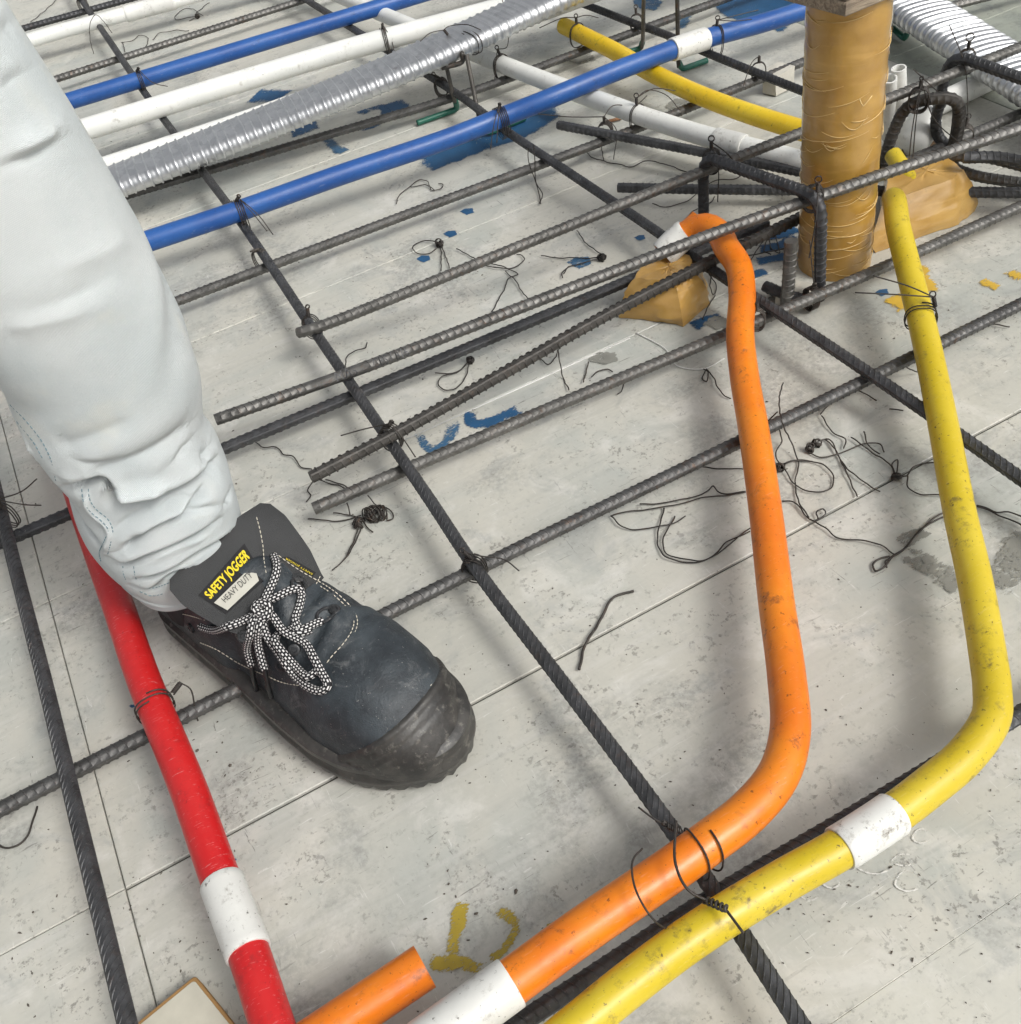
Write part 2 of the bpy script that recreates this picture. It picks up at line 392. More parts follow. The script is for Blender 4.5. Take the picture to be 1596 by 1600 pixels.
stroke([(725, 1404), (718, 1432), (711, 1462), (706, 1500)], [.010, .013, .011, .010], P_YEL)
stroke([(664, 1500), (690, 1505), (720, 1505), (762, 1518)], [.010, .012, .011, .009], P_YEL)
stroke([(768, 1430), (790, 1430), (806, 1446), (798, 1470), (780, 1492), (760, 1505)], [.007, .010, .008, .006, .006], P_YEL)
blob([(855, 1445), (868, 1440), (874, 1450), (860, 1466), (852, 1460)], P_YEL, .002)
stroke([(1432, 412), (1444, 440), (1455, 462)], .02, P_GOLD)
stroke([(1392, 462), (1408, 474), (1420, 486)], .025, P_GOLD)
stroke([(1532, 438), (1548, 446), (1562, 452)], .014, P_GOLD); stroke([(1575, 424), (1588, 432), (1600, 438)], .016, P_GOLD)
stroke([(1404, 862), (1435, 874), (1466, 894), (1508, 930)], [.016, .026, .024, .018], P_STAIN)
stroke([(1402, 858), (1424, 842), (1450, 826)], [.014, .018, .012], P_STAIN)
stroke([(1545, 925), (1572, 900), (1590, 862), (1615, 830)], [.024, .034, .034, .03], P_STAIN)
for a, b, s, t in ((1367, 1343, 30, 24), (1440, 1308, 13, 11), (1413, 1345, 18, 9), (1420, 1378, 20, 16), (1300, 1378, 13, 11), (1266, 1395, 15, 13)):
    stroke([(a+s*math.cos(k)*(1+.12*math.sin(3*k)), b+t*math.sin(k)) for k in np.linspace(0, 6.0, 14)], .0015, P_PALE, .002)
for a, b in ((1060, 165), (905, 90), (940, 560), (1120, 505), (1215, 470)):
    blob([(a-26, b+4), (a-6, b-12), (a+24, b-8), (a+30, b+5), (a+2, b+13)], P_STAIN, .005)

# scattered flakes and grit, too many to count
DEBRIS = simple('dark grit', (.10, .088, .072), .85, var=.6)
dv, df = [], []
centres = [(rng.uniform(-60, 1660), rng.uniform(-10, 1660)) for _ in range(70)]
for i in range(1500):
    if i % 3: cu, cv = centres[int(rng.integers(70))]; u, v = cu+rng.normal(0, 55), cv+rng.normal(0, 40)
    else: u, v = rng.uniform(-60, 1660), rng.uniform(-10, 1660)
    if v < -12 or abs(u-800) > 900 or v > 1680: continue
    c = U(u, v, .0012); s = abs(rng.normal(0, .00028))+.00014; a = rng.uniform(0, 6.28); el = rng.uniform(1, 2.4)
    if i % 55 == 0: s *= 2.4
    k = len(dv)
    for t in range(5):
        q = a+0; x = math.cos(t*1.2566)*s*el*rng.uniform(.6, 1.2); y = math.sin(t*1.2566)*s*rng.uniform(.6, 1.2)
        dv.append((c[0]+x*math.cos(q)-y*math.sin(q), c[1]+x*math.sin(q)+y*math.cos(q), .0005+rng.uniform(0, .0004)))
    dv.append((c[0], c[1], .0010+s*.5)); df += [(k+t, k+(t+1) % 5, k+5) for t in range(5)]
tag(obj('debris', dv, df, DEBRIS, smooth=False), 'dark grit and flakes scattered over the pale deck', 'debris', kind='stuff')

# ------------------------------------------------------------------ reinforcing bars
RIBA = np.radians([-7, 7, 14, 38, 64, 90, 116, 142, 166, 173, 187, 194, 218, 244, 270, 296, 322, 346])
def rebar(P, r, pitch, slant=.5, roll=0.0, plain=None, rib=.10):
    P = np.asarray(P, float); L = arclen(P); tot = L[-1]
    fr = np.array([0, .78, .84, .93]); hh = np.array([0, 0, 1.0, 1.0])
    nr = int(tot/pitch); S = (np.arange(nr)[:, None]+fr[None]).ravel()*pitch; Hh = np.tile(hh, nr)
    S = np.append(S, tot); Hh = np.append(Hh, 0)
    if plain:
        for a, b in plain: Hh[(S > a) & (S < b)] = 0
    Q = resample(P, S); T, N, B = frames(Q)
    th = RIBA; n = len(th)
    lon = np.where(np.abs(np.sin(th)) < .16, 1.0, 0.0)*.10*r          # the two lengthwise ribs
    tr = rib*r*np.abs(np.sin(th))**.55
    R = r*.955+np.maximum(lon[None], Hh[:, None]*tr[None])
    off = slant*r*np.cos(th)*np.where(np.sin(th) > 0, 1, -1)
    a = th+roll; d = np.cos(a)[None, :, None]*N[:, None, :]+np.sin(a)[None, :, None]*B[:, None, :]
    o = np.where((S[:, None] > pitch) & (S[:, None] < tot-pitch), off[None], 0)
    V = Q[:, None, :]+d*R[..., None]+T[:, None, :]*o[..., None]
    return V.reshape(-1, 3), grid_faces(len(S), n), None
def ext(P, a=0, b=0):
    P = list(P)
    if a: P.insert(0, P[0]+nrm(P[0]-P[1])*a)
    if b: P.append(P[-1]+nrm(P[-1]-P[-2])*b)
    return np.array(P)
BARS = {}
def bar(key, px, r, pitch, label, e0=0, e1=0, mat=None, slant=.5, roll=0, plain=None, pts=None, rib=.10, group='reinforcing bars of the mat'):
    P = UP(px) if pts is None else np.asarray(pts)
    P = ext(P, e0, e1); Q = [P[0]]
    for a_, b_ in zip(P[:-1], P[1:]):
        if np.linalg.norm(b_-a_) > .16: Q.append((a_+b_)/2+np.array([rng.normal(0, .0007), rng.normal(0, .0007), 0]))
        Q.append(b_)
    P = np.array(Q); C = catmull(P, .006)
    v, f, _ = rebar(C, r, pitch, slant, roll, plain, rib)
    o = obj('reinforcing_bar', v, f, mat or STEEL, sharp=38)
    tag(o, label, 'rebar', group); BARS[key] = o
    return o
ZA, ZB, RA, RB = .0240, .0352, .0058, .0054
A = lambda *q: [(a, b, ZA) for a, b in q]
Bz = lambda *q: [(a, b, ZB) for a, b in q]
bar('a1', A((0, 1265), (742, 891), (1596, 475)), RA, .0066, 'long grey ribbed bar running from lower left edge under the toe of the black shoe', .12, .25, roll=.35)
bar('a2', A((868, 1563), (1106, 1408), (1585, 1122)), RA, .0066, 'grey ribbed bar squeezed between orange and yellow conduits at bottom right', .45, .3, STEELD, roll=.3)
bar('a3', A((20, 840), (360, 697), (960, 448), (1150, 368)), RA, .0075, 'dark ribbed bar passing behind the trouser leg, directly below the stamped bar', .15, .04, STEELD, slant=.9, roll=.5)
bar('a4', A((490, 795), (1136, 522), (1596, 322)), RA, .0070, 'grey ribbed bar with cut end, lowest of the bar ends left of the orange pipe', 0, .3, roll=.35)
bar('a5', A((265, 475), (1005, 197), (1255, 97)), RA, .0072, 'grey ribbed bar running from the knee past the small blue paint dots', .2, .12, roll=.3)
bar('a6', A((196, 305), (730, 145), (1128, 0)), RA, .0075, 'grey ribbed bar running just below the lower edge of the long silver duct', .2, .3, roll=.3)
bar('a7', A((1468, 14), (1523, 0)), RA, .0075, 'short stretch of bar above the right-hand silver duct at top edge', .05, .3)
bar('a8', A((98, 120), (474, 0)), RA, .0085, 'grey ribbed bar between the small white pipe and the upper blue conduit', .15, .3)
bar('a9', A((44, 42), (196, 0)), RA, .0085, 'dark ribbed bar at the very top left corner above the white pipe', .15, .3, STEELD)
bar('a10', A((1440, 243), (1596, 177)), RA, .0075, 'bar running to the right edge from the dark wire knot beside the hooks', .03, .25, roll=.4)
bar('b0', Bz((19, 868), (69, 1062), (134, 1331), (191, 1567)), RB, .0062, 'dark spiral-ribbed bar standing alone along the lower left edge', .3, .15, STEELD, slant=1.3)
bar('b1', Bz((122, -8), (230, 150), (375, 345), (480, 500), (610, 690), (745, 890), (1060, 1310), (1250, 1600)), RB, .0060, 'long dark bar crossing the middle from top left to bottom right', .3, .1, STEELD, slant=1.4, roll=.3)
bar('b2', Bz((480, 0), (720, 150), (790, 203), (1010, 350), (1210, 484), (1460, 652), (1596, 748)), RB, .0062, 'dark bar running diagonally under the orange pipe to the right edge', .3, .1, STEELD, slant=1.2, roll=.3)
bar('b3', Bz((934, 14), (1044, 55), (1110, 84), (1255, 142)), RB, .0065, 'dark bar running from top centre to behind the brown post', .3, .1, STEELD, slant=1.2)
bar('t1', [(466, 520, .0440), (484, 515, .0465), (520, 503, .0480), (1108, 264, .088), (1596, 73, .108)], RA, .0072, 'grey raised bar with bent tip, uppermost of the loose bar ends', 0, .2, roll=.2)
t2 = bar('t2', [(337, 656, .0470), (545, 583, .0490), (1110, 367, .0925), (1262, 313, .1055), (1303, 299, .1085), (1596, 200, .126)], RA, .0072, 'grey raised bar with stamped letters near its cut end, passing before the brown post', 0, .2, roll=.15, plain=[(.088, .150)])
bar('t3', [(486, 746, .0468), (610, 682, .0466), (940, 497, .0450), (1126, 401, .0430), (1247, 342, .040)], RA, .0078, 'brownish ribbed bar with cut end, lying over the dark cross bar', 0, .02, STEELR, slant=.3, roll=.95, rib=.20)
bar('t4', [(873, 195, .0358), (944, 208, .0356), (1097, 237, .0356), (1252, 268, .0356)], RA, .0072, 'dark bar end pointing to the blue conduit, slanting down to the brown post', 0, .08, STEELD, slant=.6, roll=.9)
bar('t6', [(966, 293, .020), (1250, 297, .020), (1596, 301, .024)], RA, .0072, 'dark bar lying level across the picture behind the brown post', 0, .15, STEELD, slant=.6, roll=.9)
# hooked chairs and stirrups round the post
def fillet(P, r, n=7):
    P = [np.array(p, float) for p in P]; out = [P[0]]
    for i in range(1, len(P)-1):
        a, b, c = P[i-1], P[i], P[i+1]; d1 = nrm(a-b); d2 = nrm(c-b)
        k = min(r, .48*np.linalg.norm(a-b), .48*np.linalg.norm(c-b))
        p, q = b+d1*k, b+d2*k
        for t in np.linspace(0, 1, n): out.append((1-t)**2*p+2*t*(1-t)*b+t*t*q)
    out.append(P[-1]); return np.array(out)
def dense(P, step=.003):
    L = arclen(P); return resample(P, np.linspace(0, L[-1], max(3, int(L[-1]/step))))
def hook(key, P, r, pitch, label, fr=.02, mat=None, **k):
    C = dense(fillet(P, fr), .003)
    v, f, _ = rebar(C, r, pitch, k.get('slant', .5), k.get('roll', 0))
    o = obj('reinforcing_bar', v, f, mat or STEEL, sharp=38); tag(o, label, 'rebar', 'bent bars round the brown post'); BARS[key] = o
    return o
p1 = U(1099, 243, .1030); p2 = U(1284, 309, .1180)
hook('s1', [p1*[1, 1, 0]+[0, 0, .012], p1, p2, p2*[1, 1, 0]+[.004, -.004, .008]], .0060, .0068, 'bent bar chair straddling two raised bars in front of the brown post', .022, STEELD, slant=.3)
q1 = U(1484, 82, .116); q2 = U(1640, 138, .118)
hook('k1', [q1*[1, 1, 0]+[-.006, 0, .02], q1, q2], .0060, .0068, 'bent bar hook rising in front of the right-hand silver duct', .028, STEELD)
hook('k2', [U(1374, 278, .012), U(1392, 216, .055), U(1416, 160, .092), U(1502, 148, .098), U(1497, 205, .050), U(1489, 236, .022)], .0066, .0066, 'arched brown bar curling between the post and the dark wire knot', .030, STEELR, slant=.3)
hook('k3', [U(1476, 150, .085), U(1462, 180, .060), U(1464, 214, .030), U(1490, 236, .022), U(1530, 232, .026)], .0060, .0066, 'dark bar loop hanging inside the arched bar beside the post', .026, STEELD, slant=.3)
hook('k4', [U(1640, 292, .020), U(1528, 276, .020), U(1489, 262, .022), U(1488, 244, .036), U(1540, 244, .044), U(1640, 270, .046)], .0060, .0066, 'lowest bent bar curling back at the right edge below the knot', .022, STEEL, slant=.3)
bar('k5', [(1506, 246, .062), (1560, 246, .062), (1640, 262, .062)], .0062, .007, 'dark smooth bar lying on top of the bent bars at right edge', 0, .05, STEELD, group='bent bars round the brown post')
d0 = U(1229, 482, 0)
bar('dowel', None, .0066, .0068, 'short upright bar stub standing before the foot of the brown post', mat=STEEL, pts=[d0+[0, 0, .004], d0+[.001, 0, .040], d0+[.002, .001, .076]], slant=.2, group='bent bars round the brown post')
bar('stub', [(1196, 447, .012), (1222, 458, .012), (1262, 470, .014)], .0060, .0068, 'short dark bar piece lying at the foot of the brown post', mat=STEELD, group='bent bars round the brown post')

# ------------------------------------------------------------------ conduits
def coupling(parent, C, s0, s1, r, mat=SLEEVE, n=28, name='coupling'):
    L = arclen(C); S = np.concatenate([[s0, s0], np.linspace(s0+.0008, s1-.0008, max(3, int((s1-s0)/.004))), [s1, s1]])
    Q = resample(C, np.clip(S, 0, L[-1])); T, N, B = frames(resample(C, np.linspace(s0, s1, len(S))))
    rr = np.concatenate([[r-.0026, r-.0005], np.full(len(S)-4, r), [r-.0005, r-.0026]])
    th = np.linspace(0, 2*np.pi, n, endpoint=False)
    V = (Q[:, None]+rr[:, None, None]*(np.cos(th)[None, :, None]*N[:, None]+np.sin(th)[None, :, None]*B[:, None])).reshape(-1, 3)
    return obj(name, V, grid_faces(len(S), n, cap0=False, cap1=False), mat, parent, smooth=True, sharp=50)
PIPES = {}
def pipe(key, px, r, mat, label, e0=0, e1=0, cat='conduit', hollow=.002, hollow0=.002, pts=None, step=.006, group='plastic conduits', dome=0):
    P = UP(px) if pts is None else np.asarray(pts, float)
    P = ext(P, e0, e1); C = catmull(P, step)
    q_ = np.clip(arclen(C)/max(dome, 1e-6), 0, 1); rad = r*np.sqrt(np.clip(1-(1-q_)**2, .01, 1)) if dome else r
    v, f, uv = tube(C, rad, 32, hollow, hollow0)
    o = obj('conduit_pipe', v, f, mat, uv=uv, sharp=50); tag(o, label, cat, group); PIPES[key] = (o, C)
    return o, C
def at_px(C, u, v):
    """arc length on curve C closest to where the photograph shows (u, v)"""
    d = C-CAM; w = d@FW; x = 798+F*(d@RT)/w; y = 800+F*(d@DN)/w
    return arclen(C)[np.argmin((x-u)**2+(y-v)**2)]
RP = .0121
pipe('bl1', [(121, 154, .0527), (540, 27, .0527)], .0121, BLUE, 'upper blue conduit running from the knee to the top edge', .2, .5)
o, C = pipe('bl2', [(222, 380, .0527), (375, 329, .0527), (530, 274, .0535), (699, 217, .0540), (790, 181, .0560), (868, 150, .0640), (950, 116, .0660), (1020, 89, .0655), (1078, 68, .0630), (1110, 58, .060), (1191, 36, .055), (1256, 16, .0527)], .0122, BLUE, 'lower blue conduit with a white coupling near the brown post', .25, .25)
coupling(o, C, at_px(C, 1050, 79), at_px(C, 1104, 59), .0145)
pipe('w1', [(140, 200, .0555), (399, 120, .0555), (530, 81, .0560), (767, 17, .066)], .0148, WHITE, 'large white pipe lying between the upper blue conduit and silver duct', .2, .5)
pipe('w2', [(170, 257, .0522), (389, 185, .054), (860, 15, .064)], .0116, WHITE, 'white pipe mostly hidden beneath the long silver duct', .2, .4)
o, C = pipe('w3', [(60, 59, .0418), (101, 47, .0418), (203, 20, .0418)], .0118, WHITE, 'small white pipe with a joint near the top left corner', .2, .5)
coupling(o, C, at_px(C, 194, 22), at_px(C, 194, 22)+.09, .0136)
o, C = pipe('w4', [(598, 22, .0418), (750, 86, .0418), (828, 117, .0418), (936, 157, .0418), (1018, 186, .0418), (1097, 211, .0418), (1150, 225, .0418), (1249, 251, .0418)], .0117, WHITE, 'white pipe passing under the lower blue conduit toward the brown post', .3, .03)
coupling(o, C, at_px(C, 1117, 216), at_px(C, 1165, 229), .0136)
pipe('y1', [(881, 40, .0418), (965, 82, .0418), (1018, 113, .0418), (1097, 150, .0418), (1176, 179, .0418), (1242, 200, .0418)], .0117, YELLOW, 'short yellow conduit passing under the blue one behind the brown post', 0, .06)
e_ = U(1398, 312, .058)
Y2PX = [(1404, 355, .056), (1425, 440, .049), (1447, 530, .0445), (1476, 672, .0425), (1500, 800, .0420), (1523, 902, .0420), (1545, 1030, .0420), (1551, 1078, .0420), (1549, 1122, .0420), (1510, 1180, .0420), (1452, 1230, .0425), (1398, 1271, .0435), (1312, 1327, .046), (1225, 1376, .049), (1124, 1437, .0527), (1056, 1483, .053), (970, 1549, .053), (919, 1591, .053)]
Y2P = np.vstack([[e_+[.002, .010, -.004], e_+[.0006, .003, 0]], UP(Y2PX)])
o, C = pipe('y2', None, .0116, YELLOW2, 'long yellow conduit down the right side, bent with a white coupling at lower right', 0, .15, pts=Y2P, hollow0=None, dome=.012, step=.002)
coupling(o, C, at_px(C, 1400, 1270), at_px(C, 1312, 1328), .0132)
o, C = pipe('o1', [(1036, 398, .044), (1073, 364, .060), (1103, 353, .0700), (1126, 366, .0700), (1134, 384, .0670), (1154, 415, .062), (1160, 458, .055), (1157, 520, .0480), (1164, 590, .0445), (1177, 665, .0425), (1197, 801, .0424), (1213, 936, .043), (1230, 1060, .046), (1235, 1145, .049), (1216, 1212, .051), (1168, 1270, .0525), (1107, 1317, .0535), (1056, 1354, .0535), (902, 1460, .053), (800, 1535, .052), (700, 1608, .052)], .0126, ORANGE, 'long orange conduit bending round from the taped bundle to the bottom edge', 0, .2)
coupling(o, C, at_px(C, 795, 1538), at_px(C, 795, 1538)+.075, .0142)
coupling(o, C, .0, at_px(C, 1074, 363), .0150, name='coupling')
pipe('o2', [(470, 1640, .038), (664, 1510, .038)], .0128, ORANGE, 'cut orange conduit end with open mouth at the bottom edge', .1, 0)
o, C = pipe('r1', [(121, 767, .0420), (151, 853, .0420), (186, 950, .0420), (224, 1060, .0420), (293, 1229, .0420), (341, 1364, .0420), (389, 1490, .0420), (425, 1600, .0420)], RP, RED, 'red conduit beside the black shoe with a white coupling near its lower end', .35, .12)
coupling(o, C, at_px(C, 345, 1382), at_px(C, 391, 1492), .0137)

# ------------------------------------------------------------------ silver ducts (flat corrugated)
def duct(px, hw, hh, label, e0, e1, pitch=.0122, shear=.05, pts=None):
    P = ext(UP(px), e0, e1); C = catmull(P, .006); tot = arclen(C)[-1]
    fr = np.array([0, .30, .56, .68, .78, .90]); hp = np.array([0, .0001, .0002, .0017, .0017, -.0006])
    nr = int(tot/pitch); S = (np.arange(nr)[:, None]+fr).ravel()*pitch; Hh = np.tile(hp, nr)
    Hh = Hh*(1+.15*np.repeat(rng.normal(0, 1, nr), len(fr)))
    Q = resample(C, S); T, N, B = frames(Q)
    fw_ = hw-hh; pr = []
    for k in range(16): pr.append((fw_-2*fw_*k/16, 0, 1.0))                                  # top face
    for k in range(14): a = np.pi/2+np.pi*k/14; pr.append((-fw_, np.cos(a), np.sin(a)))       # round edge
    for k in range(8): pr.append((-fw_+2*fw_*k/8, 0, -1.0))
    for k in range(14): a = -np.pi/2+np.pi*k/14; pr.append((fw_, np.cos(a), np.sin(a)))
    pr = np.array(pr); n = len(pr); b = hh+Hh
    crown = .12*hh*(1-(pr[:, 0]/fw_)**2)*np.sign(pr[:, 2])
    V = Q[:, None]+N[:, None]*(pr[:, 0][None]+b[:, None]*pr[:, 1][None])[..., None]+B[:, None]*(b[:, None]*pr[:, 2][None]+crown[None])[..., None]
    o = obj('metal_duct', V.reshape(-1, 3), grid_faces(len(S), n), GALV, sharp=60)
    tag(o, label, 'duct', 'galvanised tendon ducts'); return o
duct([(185, 282, .053), (400, 198, .066), (530, 145, .077), (630, 103, .085), (730, 58, .093), (850, 2, .101)], .0360, .0110, 'long silver corrugated duct running from the knee to the top edge', .25, .5)
duct([(1340, -45, .045), (1470, 38, .045), (1610, 126, .045)], .036, .0120, 'silver corrugated duct at top right behind the brown post', .35, .35, shear=-.05)

# ------------------------------------------------------------------ wire: ties and loose pieces
RW = .00062
def wtube(P, r=RW): return tube(P, r, 6)
def coil(c, axis, r, turns, length, n=12, ph=0):
    axis = nrm(np.array(axis, float)); ref = np.array([0, 0, 1.0]) if abs(axis[2]) < .9 else np.array([1.0, 0, 0])
    a = nrm(np.cross(axis, ref)); b = np.cross(axis, a); t = np.linspace(0, 1, int(turns*n)+1)
    return np.array(c)+axis*(t*length)[:, None]+r*(np.cos(t*turns*6.283+ph)[:, None]*a+np.sin(t*turns*6.283+ph)[:, None]*b)
def wrap(c, axis, w, h, turns=2, gap=.0022, n=22, up=(0, 0, 1)):
    """wire loops round an axis: half width w, half height h"""
    axis = nrm(np.array(axis, float)); up = np.array(up, float); side = nrm(np.cross(axis, up)); up = np.cross(side, axis)
    t = np.linspace(0, turns, int(turns*n)+1); a = t*6.283+1.57
    e = 2/2.5; cx = np.sign(np.cos(a))*np.abs(np.cos(a))**e; cz = np.sign(np.sin(a))*np.abs(np.sin(a))**e
    return np.array(c)+side*(w*cx)[:, None]+up*(h*cz)[:, None]+axis*((t-turns/2)*gap)[:, None]
TIES = []
def tie(label, c, axis, w, h, turns=2, knot=(0, 0, 1), eye=0, tails=(), gap=.0024, kat=None, group='wire ties on the bars and conduits'):
    eye *= .62; c = np.array(c, float); parts = [wtube(wrap(c, axis, w, h, turns, gap))]
    k = np.array(kat, float) if kat is not None else c+np.array([0, 0, h])
    kd = nrm(np.array(knot, float)); parts.append(wtube(coil(k-kd*.001, kd, .0015, 3.5, .009))); parts.append(wtube(coil(k-kd*.001, kd, .0015, 3.5, .009, ph=3.14)))
    tip = k+kd*.008
    if eye:
        ax = nrm(np.cross(kd, [.8, -.6, .1])); parts.append(wtube(coil(tip+kd*eye, ax, eye, 1.9, .0016, 16)))
    for T in tails:
        parts.append(wtube(catmull(np.vstack([tip, np.array([tip+np.array(q) for q in T])]), .002)))
    v, f, uv = join(parts); o = obj('wire_tie', v, f, WIRE, uv=uv); tag(o, label, 'wire tie', group); TIES.append(o); return o
XD = np.array([1.0, 0, 0]); YD = np.array([0, 1.0, 0]); DG = nrm(np.array([1, 1, 0.0])); DG2 = nrm(np.array([1, -1, 0.0]))
zt = .030
bcross = lambda u, v: U(u, v, zt)
pc = lambda k, u, v: (lambda C: resample(C, [at_px(C, u, v)])[0])(PIPES[k][1])
def ptan(k, u, v):
    C = PIPES[k][1]; s = at_px(C, u, v); a, b = resample(C, [s-.005, s+.005]); return nrm(b-a)
def ptie(label, k, u, v, r, drop, **kw):
    c = pc(k, u, v); return tie(label, c-[0, 0, drop/2], ptan(k, u, v), r+.0012, r+.0010+drop/2, **kw)
ptie('dark wire tie binding the upper blue conduit to the bar', 'bl1', 220, 126, .0122, .012, turns=3, eye=.003, knot=(.3, -.8, .5), tails=[[(.012, -.015, -.02), (.03, -.02, -.03)]])
ptie('heavy wire tie with hanging tails round the lower blue conduit near the leg', 'bl2', 372, 331, .0122, .012, turns=4, eye=.0035, knot=(.3, -.6, .6), tails=[[(.006, -.02, -.012), (.014, -.032, -.036)], [(.012, -.022, -.018), (.02, -.028, -.045)]])
ptie('wire tie binding the lower blue conduit over the green chair foot', 'bl2', 784, 186, .0122, .013, turns=5, eye=.003, knot=(-.2, -.6, .6), tails=[[(-.02, -.02, -.01), (-.035, -.03, -.035)], [(-.015, -.02, -.012), (-.025, -.03, -.03)]])
ptie('wire tie with a loop just right of the white coupling on blue conduit', 'bl2', 1118, 56, .0122, .013, turns=2, eye=.0045, knot=(-.1, -.3, .9), tails=[[(.02, -.01, .002), (.055, -.014, .0)], [(.02, -.012, -.004), (.04, -.02, -.006)]])
ptie('small wire tie standing up on the large white pipe', 'w1', 600, 62, .0148, .010, turns=3, knot=(0, -.3, .9), tails=[[(-.002, -.012, -.02), (-.006, -.02, -.045)], [(.004, -.012, -.02), (.002, -.02, -.04)]])
ptie('tangled wire tie on the thin white pipe right of the silver duct', 'w4', 782, 99, .0118, .008, turns=3, eye=.004, knot=(-.2, .2, .9), tails=[[(.02, .01, -.005), (.035, .03, .02), (.036, .04, .05)], [(-.012, -.014, -.012), (-.02, -.02, -.03)]])
ptie('wire tie with drooping tail on the white pipe below the blue conduit', 'w4', 998, 180, .0118, .008, turns=2, eye=.0045, knot=(0, 0, 1), tails=[[(.02, .004, .002), (.045, .0, -.012), (.055, -.012, -.03)], [(.03, .006, .0), (.06, .004, -.012)]])
ptie('wire tie with long tail at the end of the short yellow conduit', 'y1', 903, 52, .0118, .008, turns=2, eye=.004, knot=(0, 0, 1), tails=[[(-.02, .0, .006), (-.06, .0, .004)], [(.015, -.004, .0), (.03, -.012, -.006)]])
ptie('wire loop with twisted end round the red conduit beside the shoe', 'r1', 240, 1102, .0122, .0, turns=2, gap=.004, kat=pc('r1', 240, 1102)+[.016, .002, .004], knot=(.8, .3, .3), tails=[[(.004, -.004, -.006), (.0, -.010, -.022), (-.002, -.014, -.03)]])
c9 = pc('o1', 1092, 1329)
ptie('wire loop round the orange conduit where it crosses the dark bar', 'o1', 1092, 1329, .0126, .006, turns=1.5, gap=.010, eye=.002, kat=c9+[-.008, .010, .0145], knot=(-.5, .4, .4), tails=[[(-.004, .006, .002), (-.008, .016, .004)]])
v, f, uv = join([wtube(catmull(np.vstack([U(1004, 1326, .070), U(989, 1345, .074), U(992, 1385, .077), U(1012, 1425, .076), U(1040, 1450, .060), U(1075, 1440, .045), U(1105, 1412, .055)]), .002)), wtube(catmull(np.vstack([U(1057, 1283, .075), U(1056, 1350, .077), U(1075, 1390, .076), U(1108, 1408, .070), U(1128, 1416, .072), U(1162, 1458, .076)]), .002), .0008), wtube(coil(U(1102, 1406, .068), U(1130, 1418, .074)-U(1102, 1406, .068), .0018, 5, .016), .0008)])
tag(obj('wire_tie', v, f, WIRE, uv=uv), 'long wire draped from the orange conduit onto the yellow one', 'wire tie', 'wire ties on the bars and conduits')
c11 = pc('y2', 1440, 500)
ptie('wire loop with an eye and two straight tails high on the long yellow conduit', 'y2', 1438, 498, .0122, .0, turns=2.5, gap=.004, eye=.004, kat=c11+[.010, -.004, .012], knot=(.1, .5, .8), tails=[[(-.03, .015, .008), (-.058, .035, .012)], [(-.02, .012, .014), (-.04, .034, .022)]])
for lab, u, v, kw in (
    ('wire tie on the dark bar just below the blue conduit beside the leg', 408, 405, dict(eye=.003, knot=(-.7, -.5, .3))),
    ('wire tie knotted at the shoe toe crossing of two bars', 742, 889, dict(turns=4, eye=.003, knot=(-.4, .6, .5), tails=[[(.01, -.01, -.002), (.024, -.02, -.006), (.03, -.032, -.012)]])),
    ('wire tie at the top crossing of bar and bar behind the chair rods', 995, 36, dict(eye=.004)),
    ('wire tie with a crooked tail left of the post on two crossing bars', 1186, 112, dict(turns=2, tails=[[(-.02, -.01, .0), (-.04, -.02, -.02)]])),
    ('wire tie on the edge bar near the left border', 12, 806, dict(turns=3, tails=[[(.02, .004, -.005), (.035, .02, -.01)], [(.02, -.01, -.01), (.03, -.006, -.02)]])),
    ('wire tie at the top left corner on the small white pipe bar', 130, 8, dict(turns=4, eye=.003)),
    ('wire tie under the chair on the bar below the silver duct', 690, 136, dict(turns=4, eye=.004, knot=(-.6, .2, .6), tails=[[(-.006, -.01, -.01), (-.008, -.02, -.03)], [(-.03, .02, .01), (-.05, .05, .02)]])),
    ('dark wire tie on the slanting bar end left of the white pipe', 946, 207, dict(turns=5, tails=[[(.02, .01, .004), (.05, .006, -.004), (.07, .01, .0)], [(-.03, .03, .0), (-.06, .06, .004)], [(.004, -.02, -.01), (-.02, -.05, -.03)]])),
    ):
    k = dict(turns=3); k.update(kw); tie(lab, bcross(u, v), DG, .0090, .0125, **k)
tie('wire tie with an eye at the bent tip of the raised bar', U(488, 511, .041), DG, .009, .0135, 3, eye=.0035, knot=(.3, .7, .6))
tie('thick wire tie where the brownish bar crosses the dark bar', U(612, 684, .040), DG, .009, .0135, 4, eye=.003, knot=(.2, -.5, .6), tails=[[(.004, -.012, -.012), (.008, -.02, -.03)], [(-.02, .02, -.01), (-.04, .03, -.014)]])
tie('wire tie with an upright eye on the left corner of the bar chair', U(1112, 252, .095), DG, .009, .0135, 3, eye=.0048, tails=[[(-.006, -.02, -.02), (-.014, -.03, -.05)], [(.01, -.015, -.012), (.018, -.026, -.03)]])
tie('wire tie with an upright eye on the right corner of the bar chair', U(1271, 310, .109), DG, .009, .0135, 3, eye=.0048, kat=U(1278, 298, .124), tails=[[(-.012, -.014, -.025), (-.022, -.02, -.06)]])
tie('wire tie with a round eye in front of the right-hand silver duct', U(1510, 96, .108), DG, .009, .0135, 3, eye=.0065)
tie('dark wire knot at the foot of the bar chair before the post', U(1268, 466, .016), XD, .008, .012, 6, gap=.0015, eye=.003, knot=(-.2, -.5, .6), tails=[[(-.004, .0, .02), (-.006, .004, .05)]])
tie('dark wire knot where the bent bars meet right of the post', U(1506, 216, .040), DG, .010, .014, 7, gap=.0018, eye=.004, knot=(.4, .2, .7), tails=[[(.004, .02, .05), (-.006, .04, .09)], [(-.03, .01, .03), (-.07, .02, .07)]])
